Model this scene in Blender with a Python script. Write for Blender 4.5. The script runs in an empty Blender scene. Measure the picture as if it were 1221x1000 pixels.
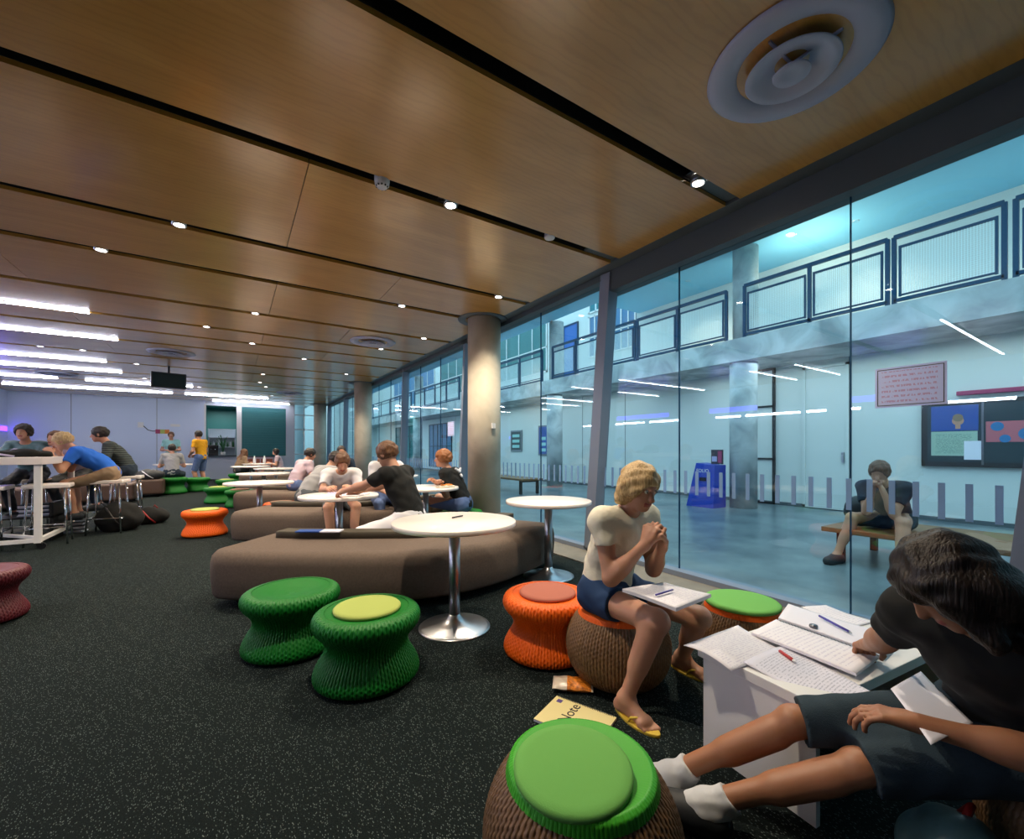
import bpy, bmesh, math, random
import numpy as np
from mathutils import Vector, Matrix
random.seed(4)
PI = math.pi
SC = bpy.context.scene
COL = SC.collection

# ------------------------------------------------------------------ camera
cam_d = bpy.data.cameras.new('camera'); cam = bpy.data.objects.new('camera', cam_d); COL.objects.link(cam)
cam_d.sensor_fit = 'HORIZONTAL'; cam_d.sensor_width = 36.0; cam_d.lens = 36.0*513/1221
cam_d.shift_y = 36.0/1221; cam_d.clip_start = 0.05; cam_d.clip_end = 200
cam.location = (0, 0, 1.2); cam.rotation_euler = (PI/2, 0, -math.radians(32.95))
SC.camera = cam
# ------------------------------------------------------------------ view
vs = SC.view_settings
SC.display_settings.display_device = 'sRGB'
vs.view_transform = 'Standard'; vs.look = 'None'; vs.gamma = 1.0; vs.use_curve_mapping = False
vs.exposure = 0.55
# ------------------------------------------------------------------ world (dusk sky over the courtyard)
W = bpy.data.worlds.new('world'); SC.world = W; W.use_nodes = True
bg = W.node_tree.nodes['Background']; bg.inputs[0].default_value = (0.56, 0.84, 1.0, 1); bg.inputs[1].default_value = 1.7

def area(name, loc, size, power, col, rot=(0, 0, 0), spread=PI):
    l = bpy.data.lights.new(name, 'AREA'); l.shape = 'RECTANGLE'; l.size, l.size_y = size
    l.energy = power; l.color = col; l.spread = spread
    o = bpy.data.objects.new(name, l); COL.objects.link(o); o.location = loc; o.rotation_euler = rot
    return o

# ------------------------------------------------------------------ materials
def srgb(h):
    if isinstance(h, str):
        v = [int(h[i:i+2], 16)/255 for i in (0, 2, 4)]
        return tuple(((c+0.055)/1.055)**2.4 if c > 0.04045 else c/12.92 for c in v)
    return h
MATS = {}
def mat(name, col, rough=0.6, metal=0.0, coat=0.0, coat_r=0.1, emit=None, es=0.0, noise=None, bump=None, spec=0.5, sheen=0.0, sss=0.0):
    """noise=(scale, amount) value variation; bump=(scale, strength)"""
    if name in MATS: return MATS[name]
    m = bpy.data.materials.new(name); m.use_nodes = True; nt = m.node_tree; b = nt.nodes['Principled BSDF']
    c = srgb(col)
    b.inputs['Base Color'].default_value = (*c, 1); b.inputs['Roughness'].default_value = rough
    b.inputs['Metallic'].default_value = metal; b.inputs['Coat Weight'].default_value = coat
    b.inputs['Coat Roughness'].default_value = coat_r; b.inputs['Specular IOR Level'].default_value = spec
    b.inputs['Sheen Weight'].default_value = sheen
    if sss: b.inputs['Subsurface Weight'].default_value = sss; b.inputs['Subsurface Scale'].default_value = 0.02
    if emit:
        b.inputs['Emission Color'].default_value = (*srgb(emit), 1); b.inputs['Emission Strength'].default_value = es
    tc = nt.nodes.new('ShaderNodeTexCoord')
    if noise:
        n = nt.nodes.new('ShaderNodeTexNoise'); n.inputs['Scale'].default_value = noise[0]; n.inputs['Detail'].default_value = 5
        nt.links.new(tc.outputs['Object'], n.inputs['Vector'])
        r = nt.nodes.new('ShaderNodeValToRGB'); a = noise[1]
        r.color_ramp.elements[0].position = 0.3; r.color_ramp.elements[1].position = 0.7
        r.color_ramp.elements[0].color = (*[x*(1-a) for x in c], 1); r.color_ramp.elements[1].color = (*[min(1, x*(1+a)) for x in c], 1)
        nt.links.new(n.outputs[0], r.inputs[0]); nt.links.new(r.outputs[0], b.inputs['Base Color'])
    if bump:
        n = nt.nodes.new('ShaderNodeTexNoise'); n.inputs['Scale'].default_value = bump[0]; n.inputs['Detail'].default_value = 3
        nt.links.new(tc.outputs['Object'], n.inputs['Vector'])
        bp = nt.nodes.new('ShaderNodeBump'); bp.inputs['Strength'].default_value = bump[1]; bp.inputs['Distance'].default_value = 0.01
        nt.links.new(n.outputs[0], bp.inputs['Height']); nt.links.new(bp.outputs[0], b.inputs['Normal'])
    MATS[name] = m
    return m

def nodes_of(name):
    m = bpy.data.materials.new(name); m.use_nodes = True
    MATS[name] = m
    return m, m.node_tree, m.node_tree.nodes['Principled BSDF']

def wood_ceiling():
    m, nt, b = nodes_of('ceiling_plywood')
    L = nt.links.new; N = nt.nodes.new
    tc = N('ShaderNodeTexCoord'); mp = N('ShaderNodeMapping'); mp.inputs['Scale'].default_value = (0.6, 2.2, 1)
    L(tc.outputs['Object'], mp.inputs[0])
    n1 = N('ShaderNodeTexNoise'); n1.inputs['Scale'].default_value = 1.3; n1.inputs['Detail'].default_value = 4; n1.inputs['Distortion'].default_value = 1.6
    L(mp.outputs[0], n1.inputs['Vector'])
    w = N('ShaderNodeTexWave'); w.inputs['Scale'].default_value = 3.0; w.inputs['Distortion'].default_value = 9; w.inputs['Detail'].default_value = 3; w.inputs['Detail Scale'].default_value = 1.6
    w.bands_direction = 'Y'; L(mp.outputs[0], w.inputs['Vector'])
    r = N('ShaderNodeValToRGB'); e = r.color_ramp.elements
    e[0].position = 0.25; e[0].color = (*srgb('b8842f'), 1); e[1].position = 0.8; e[1].color = (*srgb('d09a48'), 1)
    L(n1.outputs[0], r.inputs[0])
    r2 = N('ShaderNodeValToRGB'); e = r2.color_ramp.elements
    e[0].position = 0.0; e[0].color = (0.92, 0.90, 0.87, 1); e[1].position = 0.4; e[1].color = (1, 1, 1, 1)
    L(w.outputs[0], r2.inputs[0])
    mx = N('ShaderNodeMix'); mx.data_type = 'RGBA'; mx.blend_type = 'MULTIPLY'; mx.inputs[0].default_value = 1
    L(r.outputs[0], mx.inputs[6]); L(r2.outputs[0], mx.inputs[7]); L(mx.outputs[2], b.inputs['Base Color'])
    b.inputs['Roughness'].default_value = 0.36; b.inputs['Coat Weight'].default_value = 1.0; b.inputs['Coat IOR'].default_value = 1.55; b.inputs['Coat Roughness'].default_value = 0.19
    return m
def carpet():
    m, nt, b = nodes_of('carpet')
    L = nt.links.new; N = nt.nodes.new
    tc = N('ShaderNodeTexCoord'); mp = N('ShaderNodeMapping'); mp.inputs['Scale'].default_value = (1, 1, 1)
    L(tc.outputs['Object'], mp.inputs[0])
    mp2 = N('ShaderNodeMapping'); mp2.inputs['Scale'].default_value = (200, 80, 1); L(tc.outputs['Object'], mp2.inputs[0])
    v = N('ShaderNodeTexVoronoi'); v.inputs['Scale'].default_value = 1; v.inputs['Randomness'].default_value = 1; L(mp2.outputs[0], v.inputs['Vector'])
    r = N('ShaderNodeValToRGB'); e = r.color_ramp.elements; e[0].position = 0.16; e[0].color = (1, 1, 1, 1); e[1].position = 0.30; e[1].color = (0, 0, 0, 1)
    L(v.outputs['Distance'], r.inputs[0])
    sp = N('ShaderNodeSeparateColor'); L(v.outputs['Color'], sp.inputs[0])
    gt = N('ShaderNodeMath'); gt.operation = 'GREATER_THAN'; gt.inputs[1].default_value = 0.25; L(sp.outputs[0], gt.inputs[0])
    ml = N('ShaderNodeMath'); ml.operation = 'MULTIPLY'; L(r.outputs[0], ml.inputs[0]); L(gt.outputs[0], ml.inputs[1])
    n = N('ShaderNodeTexNoise'); n.inputs['Scale'].default_value = 260; L(tc.outputs['Object'], n.inputs['Vector'])
    rr = N('ShaderNodeValToRGB'); e = rr.color_ramp.elements; e[0].position = 0.3; e[0].color = (0.003, 0.0055, 0.006, 1); e[1].position = 0.7; e[1].color = (0.012, 0.019, 0.019, 1)
    L(n.outputs[0], rr.inputs[0])
    mx = N('ShaderNodeMix'); mx.data_type = 'RGBA'; L(ml.outputs[0], mx.inputs[0]); L(rr.outputs[0], mx.inputs[6]); mx.inputs[7].default_value = (0.15, 0.19, 0.185, 1)
    L(mx.outputs[2], b.inputs['Base Color'])
    b.inputs['Roughness'].default_value = 0.95; b.inputs['Specular IOR Level'].default_value = 0.1
    bp = N('ShaderNodeBump'); bp.inputs['Strength'].default_value = 0.5; bp.inputs['Distance'].default_value = 0.004
    L(n.outputs[0], bp.inputs['Height']); L(bp.outputs[0], b.inputs['Normal'])
    return m
def glass_mat(name, tint, ior=1.5, boost=0.03):
    m = bpy.data.materials.new(name); m.use_nodes = True; nt = m.node_tree; nt.nodes.clear()
    N = nt.nodes.new; L = nt.links.new
    out = N('ShaderNodeOutputMaterial'); t = N('ShaderNodeBsdfTransparent'); g = N('ShaderNodeBsdfGlossy')
    t.inputs[0].default_value = (*tint, 1); g.inputs['Roughness'].default_value = 0.0; g.inputs[0].default_value = (1, 1, 1, 1)
    f = N('ShaderNodeLayerWeight'); f.inputs[0].default_value = 0.5
    pw = N('ShaderNodeMath'); pw.operation = 'POWER'; pw.inputs[1].default_value = 4.5; L(f.outputs['Facing'], pw.inputs[0])
    a = N('ShaderNodeMath'); a.operation = 'MULTIPLY_ADD'; a.inputs[1].default_value = 0.5; a.inputs[2].default_value = boost; a.use_clamp = True
    L(pw.outputs[0], a.inputs[0])
    mx = N('ShaderNodeMixShader'); L(a.outputs[0], mx.inputs[0]); L(t.outputs[0], mx.inputs[1]); L(g.outputs[0], mx.inputs[2]); L(mx.outputs[0], out.inputs[0])
    MATS[name] = m
    return m
def court_floor():
    m, nt, b = nodes_of('courtyard_concrete')
    L = nt.links.new; N = nt.nodes.new
    tc = N('ShaderNodeTexCoord')
    n = N('ShaderNodeTexNoise'); n.inputs['Scale'].default_value = 1.1; n.inputs['Detail'].default_value = 8; n.inputs['Roughness'].default_value = 0.65
    L(tc.outputs['Object'], n.inputs['Vector'])
    r = N('ShaderNodeValToRGB'); e = r.color_ramp.elements; e[0].position = 0.35; e[0].color = (*srgb('4d5c66'), 1); e[1].position = 0.68; e[1].color = (*srgb('7f8d92'), 1)
    L(n.outputs[0], r.inputs[0]); L(r.outputs[0], b.inputs['Base Color'])
    b.inputs['Roughness'].default_value = 0.28
    bk = N('ShaderNodeBump'); bk.inputs['Strength'].default_value = 0.15; bk.inputs['Distance'].default_value = 0.01
    n2 = N('ShaderNodeTexNoise'); n2.inputs['Scale'].default_value = 9; L(tc.outputs['Object'], n2.inputs['Vector']); L(n2.outputs[0], bk.inputs['Height']); L(bk.outputs[0], b.inputs['Normal'])
    return m
def concrete(name, c0, c1, sc=3):
    m, nt, b = nodes_of(name)
    L = nt.links.new; N = nt.nodes.new
    tc = N('ShaderNodeTexCoord'); n = N('ShaderNodeTexNoise'); n.inputs['Scale'].default_value = sc; n.inputs['Detail'].default_value = 7; n.inputs['Distortion'].default_value = 0.6
    L(tc.outputs['Object'], n.inputs['Vector'])
    r = N('ShaderNodeValToRGB'); e = r.color_ramp.elements; e[0].position = 0.35; e[0].color = (*srgb(c0), 1); e[1].position = 0.65; e[1].color = (*srgb(c1), 1)
    L(n.outputs[0], r.inputs[0])
    v = N('ShaderNodeTexVoronoi'); v.inputs['Scale'].default_value = 9; L(tc.outputs['Object'], v.inputs['Vector'])
    r2 = N('ShaderNodeValToRGB'); e = r2.color_ramp.elements; e[0].position = 0.03; e[0].color = (0.45, 0.42, 0.38, 1); e[1].position = 0.06; e[1].color = (1, 1, 1, 1)
    L(v.outputs['Distance'], r2.inputs[0])
    mx = N('ShaderNodeMix'); mx.data_type = 'RGBA'; mx.blend_type = 'MULTIPLY'; mx.inputs[0].default_value = 0.8
    L(r.outputs[0], mx.inputs[6]); L(r2.outputs[0], mx.inputs[7]); L(mx.outputs[2], b.inputs['Base Color'])
    b.inputs['Roughness'].default_value = 0.75
    return m
def stripes_mat(name, ca, cb, scale=40, axis='Z', th=0.5):
    m, nt, b = nodes_of(name)
    L = nt.links.new; N = nt.nodes.new
    tc = N('ShaderNodeTexCoord'); w = N('ShaderNodeTexWave'); w.bands_direction = axis; w.inputs['Scale'].default_value = scale
    L(tc.outputs['Object'], w.inputs['Vector'])
    r = N('ShaderNodeValToRGB'); e = r.color_ramp.elements; e[0].position = th-0.05; e[0].color = (*srgb(ca), 1); e[1].position = th+0.05; e[1].color = (*srgb(cb), 1)
    L(w.outputs[0], r.inputs[0]); L(r.outputs[0], b.inputs['Base Color']); b.inputs['Roughness'].default_value = 0.85
    return m
def hair_mat(name, c0, c1):
    m, nt, b = nodes_of(name)
    L = nt.links.new; N = nt.nodes.new
    tc = N('ShaderNodeTexCoord'); mp = N('ShaderNodeMapping'); mp.inputs['Scale'].default_value = (160, 160, 14); L(tc.outputs['Object'], mp.inputs[0])
    n = N('ShaderNodeTexNoise'); n.inputs['Scale'].default_value = 1; n.inputs['Detail'].default_value = 3; L(mp.outputs[0], n.inputs['Vector'])
    r = N('ShaderNodeValToRGB'); e = r.color_ramp.elements; e[0].position = 0.35; e[0].color = (*srgb(c0), 1); e[1].position = 0.65; e[1].color = (*srgb(c1), 1)
    L(n.outputs[0], r.inputs[0]); L(r.outputs[0], b.inputs['Base Color']); b.inputs['Roughness'].default_value = 0.5
    bp = N('ShaderNodeBump'); bp.inputs['Strength'].default_value = 0.7; bp.inputs['Distance'].default_value = 0.006; L(n.outputs[0], bp.inputs['Height']); L(bp.outputs[0], b.inputs['Normal'])
    return m
def paper_mat(name, base, ink, rows=18, w=0.21, h=0.297):
    """rows of faint print; generated coordinates on a sheet"""
    m, nt, b = nodes_of(name)
    L = nt.links.new; N = nt.nodes.new
    tc = N('ShaderNodeTexCoord'); sp = N('ShaderNodeSeparateXYZ'); L(tc.outputs['Generated'], sp.inputs[0])
    mp = N('ShaderNodeMapping'); mp.inputs['Scale'].default_value = (34, rows, 1); L(tc.outputs['Generated'], mp.inputs[0])
    fy = N('ShaderNodeMath'); fy.operation = 'MULTIPLY'; fy.inputs[1].default_value = rows; L(sp.outputs[1], fy.inputs[0])
    fr = N('ShaderNodeMath'); fr.operation = 'FRACT'; L(fy.outputs[0], fr.inputs[0])
    lt = N('ShaderNodeMath'); lt.operation = 'LESS_THAN'; lt.inputs[1].default_value = 0.4; L(fr.outputs[0], lt.inputs[0])
    n = N('ShaderNodeTexNoise'); n.inputs['Scale'].default_value = 1.0; n.inputs['Detail'].default_value = 1; L(mp.outputs[0], n.inputs['Vector'])
    g = N('ShaderNodeMath'); g.operation = 'GREATER_THAN'; g.inputs[1].default_value = 0.48; L(n.outputs[0], g.inputs[0])
    def inside(sock, a, c):
        x = N('ShaderNodeMath'); x.operation = 'GREATER_THAN'; x.inputs[1].default_value = a; L(sock, x.inputs[0])
        y = N('ShaderNodeMath'); y.operation = 'LESS_THAN'; y.inputs[1].default_value = c; L(sock, y.inputs[0])
        z = N('ShaderNodeMath'); z.operation = 'MULTIPLY'; L(x.outputs[0], z.inputs[0]); L(y.outputs[0], z.inputs[1]); return z.outputs[0]
    acc = lt.outputs[0]
    for s in (g.outputs[0], inside(sp.outputs[0], .1, .88), inside(sp.outputs[1], .1, .9)):
        z = N('ShaderNodeMath'); z.operation = 'MULTIPLY'; L(acc, z.inputs[0]); L(s, z.inputs[1]); acc = z.outputs[0]
    mx = N('ShaderNodeMix'); mx.data_type = 'RGBA'; L(acc, mx.inputs[0]); mx.inputs[6].default_value = (*srgb(base), 1); mx.inputs[7].default_value = (*srgb(ink), 1)
    L(mx.outputs[2], b.inputs['Base Color']); b.inputs['Roughness'].default_value = 0.7
    return m

wood_ceiling(); carpet(); court_floor()
GL = glass_mat('facade_glass', (0.87, 0.965, 0.985), boost=0.045); GL2 = glass_mat('clear_glass', (0.9, 0.93, 0.95), boost=0.02)
concrete('column_concrete', 'b3aa97', 'c6bdab', 2.5); concrete('slab_concrete', '8b9497', 'c3cacb', 1.8)
M = MATS
def mk():
    mat('void_black', (0.004, 0.004, 0.004), 0.9)
    mat('trim_grey', '5d666b', 0.45, 0.3); mat('post_grey', '7c8799', 0.45, 0.2); mat('header_grey', '414a4e', 0.5); mat('gasket', '101518', 0.6)
    mat('white_wall', 'cbd8ee', 0.7); mat('court_wall', 'cfd6d4', 0.6); mat('white_paint', 'dcdcdc', 0.5); mat('dark_wall', '2c2e33', 0.8)
    mat('diffuser_white', 'a9adc4', 0.5); mat('table_white', 'efe6e0', 0.35, coat=0.3)
    mat('steel', 'b9bcc2', 0.32, 1.0); mat('steel_dark', '7d8087', 0.3, 1.0); mat('chrome', 'd5d8de', 0.12, 1.0)
    mat('sofa_fabric', '665950', 0.9, noise=(60, .12), bump=(420, .25), spec=.2); mat('sofa_spine', '4d473c', 0.7, spec=.3)
    mat('sofa_brown', '4a362b', 0.6); mat('black_plastic', '0c0d0f', 0.45); mat('black_cloth', '0e1010', 0.9, noise=(30, .3)); mat('rail_blue', '084060', 0.5, spec=.25); mat('upper_paint', '6fb0cc', 0.6)
    mat('door_blue', '1d5fae', 0.5); mat('bin_blue', '1b3fae', 0.45); mat('bench_wood', '7e5c38', 0.5, noise=(14, .15)); mat('lamp_glow', 'ffffff', 0.5, emit='ffe9cf', es=60)
    mat('strip_glow', 'ffffff', 0.5, emit='eef0ff', es=36); mat('violet_glow', '8060ff', 0.5, emit='5a2cff', es=5); mat('mesh_pale', 'e6f4f4', 0.6)
    mat('green_wicker', '086f20', 0.5, spec=.35); mat('green_bright', '3aa51e', 0.5); mat('orange_wicker', 'ea620a', 0.5, spec=.35); mat('brown_wicker', '6d5134', 0.5, noise=(40, .25)); mat('maroon_wicker', '5a1220', 0.5)
    mat('cushion_lime', 'a5b45c', 0.85, bump=(300, .1)); mat('cushion_green', '68ab50', 0.85, bump=(300, .1)); mat('cushion_rose', 'a8614e', 0.85); mat('cushion_brown', '8d6a55', 0.85)
    mat('skin_a', 'c08e74', 0.5, sss=.15); mat('skin_b', 'a06e50', 0.5, sss=.15); mat('lips', '9a4c44', 0.45)
    mat('eye_white', 'e8e4de', 0.2); mat('eye_dark', '2a1a10', 0.2)
    hair_mat('hair_blonde', 'a58452', 'd6b988'); hair_mat('hair_dark', '14100e', '2c211b'); hair_mat('hair_brown', '4a2f1e', '7a5132'); hair_mat('hair_ginger', '7c4722', 'b0713e')
    mat('cream_cloth', 'e2ddca', 0.9, bump=(40, .3)); mat('navy_denim', '14345c', 0.9, bump=(300, .3)); mat('dark_denim', '20333e', 0.9, bump=(300, .3)); mat('white_cloth', 'd9d8de', 0.9)
    mat('grey_cloth', '9a9a9c', 0.9); mat('pink_cloth', 'bda9b4', 0.9); mat('blue_cloth', '1c62c8', 0.9); mat('teal_cloth', '9ad0cc', 0.9); mat('yellow_cloth', 'd99e18', 0.9); mat('tan_cloth', '8a745c', 0.9); mat('slate_cloth', '1c2b3c', 0.9); mat('grey_short', '4b5054', 0.9); mat('jean_blue', '5a6f9c', .9)
    stripes_mat('striped_shirt', '20262a', '46504e', 9, 'Z'); stripes_mat('louvre', '1f5f70', '3f8f9a', 12, 'Y')
    mat('sole_yellow', 'd9b93c', 0.6); mat('shoe_dark', '22262b', 0.6); mat('sock_white', 'c8ccd2', 0.9)
    mat('paper_plain', 'dfdfec', 0.7); paper_mat('paper_print', 'dadae8', 'b4b6c8', 34); paper_mat('paper_notes', 'e4e2ea', 'cfccdc', 22); paper_mat('paper_board', '9db8a8', '5a7a70', 22)
    mat('notebook_yellow', 'efe3a4', 0.6); mat('ink_dark', '20222c', 0.6); mat('ink_violet', '5a4a90', 0.6); mat('ink_red', 'a8325a', 0.6); mat('pen_violet', '4c43a0', 0.35); mat('pen_red', 'c23838', 0.35)
    mat('sign_paper', 'b9b2d2', 0.7); mat('board_dark', '0d3038', 0.5); mat('board_pink', 'b7616c', 0.6); mat('board_blue', '1a6fa8', 0.6); mat('photo_blue', '12489a', 0.5); mat('chip_bag', 'd8cdbb', 0.3, coat=.5)
    mat('frosted', '7aa0cc', 0.8); mat('window_blue', '3f739c', 0.3); mat('orange_print', 'd87a1e', .5, noise=(60, .6)); mat('teal_shutter', '2f6f72', 0.5); mat('counter_white', 'b8c0cc', 0.6); mat('counter_dark', '20303a', 0.4)
    mat('green_leaf', '3a7048', 0.6); mat('bottle_white', 'dfe6ee', .3); mat('bag_teal', '4c6f74', 0.35, noise=(14, .3)); mat('bag_red', '8c1414', .5); mat('magazine', 'a8b2c4', .5); mat('sill_stone', '77736a', 0.8, noise=(8, .1)); mat('red_band', '9c2f5c', .5); mat('screen_dark', '16282a', 0.25)
    mat('tan_print', 'b89058', .6); mat('smoke_white', 'd4d4d8', .5)
mk()

# ------------------------------------------------------------------ mesh helpers
ORD = ['nearest', 'second', 'third', 'fourth', 'fifth', 'sixth', 'seventh', 'eighth', 'ninth', 'tenth', 'eleventh', 'twelfth', 'thirteenth', 'fourteenth', 'fifteenth', 'sixteenth', 'seventeenth']
def tag(o, label=None, cat=None, group=None, kind=None):
    if label: o['label'] = label
    if cat: o['category'] = cat
    if group: o['group'] = group
    if kind: o['kind'] = kind
    return o
def link(name, me, m=None, parent=None, loc=(0, 0, 0), rot=(0, 0, 0)):
    o = bpy.data.objects.new(name, me); COL.objects.link(o)
    if m:
        for x in (m if isinstance(m, (list, tuple)) else [m]): me.materials.append(M[x])
    o.location = loc; o.rotation_euler = rot
    if parent: o.parent = parent
    return o
def empty(name, label, cat, loc=(0, 0, 0), rz=0, group=None):
    o = bpy.data.objects.new(name, None); COL.objects.link(o); o.location = loc; o.rotation_euler = (0, 0, rz); o.empty_display_size = .1
    return tag(o, label, cat, group)
class MB:
    def __init__(s): s.bm = bmesh.new(); s.mi = 0
    def _mi(s, fs):
        for f in fs: f.material_index = s.mi
    def box(s, x0, x1, y0, y1, z0, z1, bev=0.0, rot=None, seg=2):
        r = bmesh.ops.create_cube(s.bm, size=1)
        vs_ = r['verts']
        bmesh.ops.scale(s.bm, vec=(x1-x0, y1-y0, z1-z0), verts=vs_)
        fs = list({f for v in vs_ for f in v.link_faces})
        if bev:
            es = list({e for v in vs_ for e in v.link_edges})
            rr = bmesh.ops.bevel(s.bm, geom=es, offset=bev, segments=seg, affect='EDGES', profile=0.5)
            vs_ = list({v for f in rr['faces'] for v in f.verts} | {v for v in vs_ if v.is_valid}); fs = list({f for v in vs_ for f in v.link_faces})
        s._mi(fs)
        mt = Matrix.Translation(((x0+x1)/2, (y0+y1)/2, (z0+z1)/2))
        if rot is not None: mt = mt @ rot
        bmesh.ops.transform(s.bm, matrix=mt, verts=vs_)
        return s
    def bar(s, a, b, w, h=None, up=(0, 0, 1)):
        a = Vector(a); b = Vector(b); d = b-a; L = d.length; h = h or w
        z = d.normalized(); x = Vector(up).cross(z)
        if x.length < 1e-4: x = Vector((1, 0, 0)).cross(z)
        x.normalize(); y = z.cross(x)
        R = Matrix((x, y, z)).transposed().to_4x4()
        r = bmesh.ops.create_cube(s.bm, size=1); v = r['verts']
        bmesh.ops.scale(s.bm, vec=(w, h, L), verts=v); s._mi({f for q in v for f in q.link_faces})
        bmesh.ops.transform(s.bm, matrix=Matrix.Translation((a+b)/2) @ R, verts=v)
        return s
    def cyl(s, a, b, r0, r1=None, n=24):
        a = Vector(a); b = Vector(b); d = b-a; r1 = r0 if r1 is None else r1
        q = d.to_track_quat('Z', 'Y').to_matrix().to_4x4()
        r = bmesh.ops.create_cone(s.bm, cap_ends=True, segments=n, radius1=r0, radius2=r1, depth=d.length); v = r['verts']
        fs = {f for p in v for f in p.link_faces}; s._mi(fs)
        for f in fs:
            if len(f.verts) == 4: f.smooth = True
        bmesh.ops.transform(s.bm, matrix=Matrix.Translation((a+b)/2) @ q, verts=v)
        return s
    def tube(s, pts, r, n=10):
        pts = [Vector(p) for p in pts]; rings = []
        for i, p in enumerate(pts):
            d = (pts[min(i+1, len(pts)-1)]-pts[max(i-1, 0)]).normalized()
            x = d.cross(Vector((0, 0, 1)))
            if x.length < .1: x = d.cross(Vector((1, 0, 0)))
            x.normalize(); y = d.cross(x)
            rings.append([s.bm.verts.new(p + r*(math.cos(2*PI*k/n)*x+math.sin(2*PI*k/n)*y)) for k in range(n)])
        for a, b in zip(rings, rings[1:]):
            for k in range(n):
                f = s.bm.faces.new((a[k], a[(k+1) % n], b[(k+1) % n], b[k])); f.smooth = True; f.material_index = s.mi
        for rg in (rings[0][::-1], rings[-1]): s.bm.faces.new(rg).material_index = s.mi
        return s
    def lathe(s, prof, n=48, c=(0, 0, 0), fn=None, smooth=True):
        rings = []
        for j, (r, z) in enumerate(prof):
            if r < 1e-5: rings.append([s.bm.verts.new((c[0], c[1], c[2]+z))]); continue
            row = []
            for k in range(n):
                a = 2*PI*k/n; rr = r; zz = z
                if fn: rr, zz = fn(r, z, a, j, k)
                row.append(s.bm.verts.new((c[0]+rr*math.cos(a), c[1]+rr*math.sin(a), c[2]+zz)))
            rings.append(row)
        for a, b in zip(rings, rings[1:]):
            for k in range(n):
                if len(a) == 1 and len(b) == 1: continue
                if len(a) == 1: f = s.bm.faces.new((a[0], b[k], b[(k+1) % n]))
                elif len(b) == 1: f = s.bm.faces.new((a[k], a[(k+1) % n], b[0]))
                else: f = s.bm.faces.new((a[k], a[(k+1) % n], b[(k+1) % n], b[k]))
                f.smooth = smooth; f.material_index = s.mi
        return s
    def sphere(s, c, r, sc=(1, 1, 1), R=None, seg=16):
        q = bmesh.ops.create_uvsphere(s.bm, u_segments=seg, v_segments=max(6, seg//2), radius=r); v = q['verts']
        fs = {f for p in v for f in p.link_faces}; s._mi(fs)
        for f in fs: f.smooth = True
        mt = Matrix.Translation(c) @ (R.to_4x4() if R else Matrix.Identity(4)) @ Matrix.Diagonal((*sc, 1))
        bmesh.ops.transform(s.bm, matrix=mt, verts=v); return s
    def prism(s, outline, prof):
        """outline: list of (x,y) ccw; prof: list of (inset,z) bottom to top"""
        n = len(outline); P = [Vector((x, y)) for x, y in outline]; nr = []
        for i in range(n):
            t = (P[(i+1) % n]-P[i-1]).normalized(); nr.append(Vector((-t.y, t.x)))
        rings = [[s.bm.verts.new((*(P[i]+nr[i]*ins), z)) for i in range(n)] for ins, z in prof]
        for a, b in zip(rings, rings[1:]):
            for k in range(n):
                f = s.bm.faces.new((a[k], a[(k+1) % n], b[(k+1) % n], b[k])); f.smooth = True; f.material_index = s.mi
        for rg in (rings[0][::-1], rings[-1]):
            s.bm.faces.new(rg).material_index = s.mi
        return s
    def mesh(s, name='m', fix=True):
        if fix: bmesh.ops.recalc_face_normals(s.bm, faces=s.bm.faces)
        me = bpy.data.meshes.new(name); s.bm.to_mesh(me); s.bm.free(); return me
    def obj(s, name, m, parent=None, loc=(0, 0, 0), rot=(0, 0, 0)):
        return link(name, s.mesh(name), m, parent, loc, rot)
def kids(o): return [c for c in bpy.data.objects if c.parent == o]
def copy_tree(o, loc, rz=None, label=None, group=None, ch=None):
    c = o.copy(); COL.objects.link(c); c.location = loc
    if rz is not None: c.rotation_euler = (0, 0, rz)
    if label: c['label'] = label
    if group: c['group'] = group
    for k in kids(o):
        k2 = k.copy(); COL.objects.link(k2); k2.parent = c
        for g in kids(k):
            g2 = g.copy(); COL.objects.link(g2); g2.parent = k2
    return c
def struct(o): o['kind'] = 'structure'; return o
def text_mesh(name, txt, size, m, parent, mat4, ext=0.0006):
    cu = bpy.data.curves.new(name, 'FONT'); cu.body = txt; cu.size = size; cu.extrude = ext; cu.align_x = 'CENTER'; cu.align_y = 'CENTER'
    o = bpy.data.objects.new('tmp', cu); COL.objects.link(o)
    me = bpy.data.meshes.new_from_object(o.evaluated_get(bpy.context.evaluated_depsgraph_get()))
    bpy.data.objects.remove(o); bpy.data.curves.remove(cu)
    q = link(name, me, None, parent); me.materials.clear(); me.materials.append(M[m]); q.matrix_local = mat4
    return q

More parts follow.
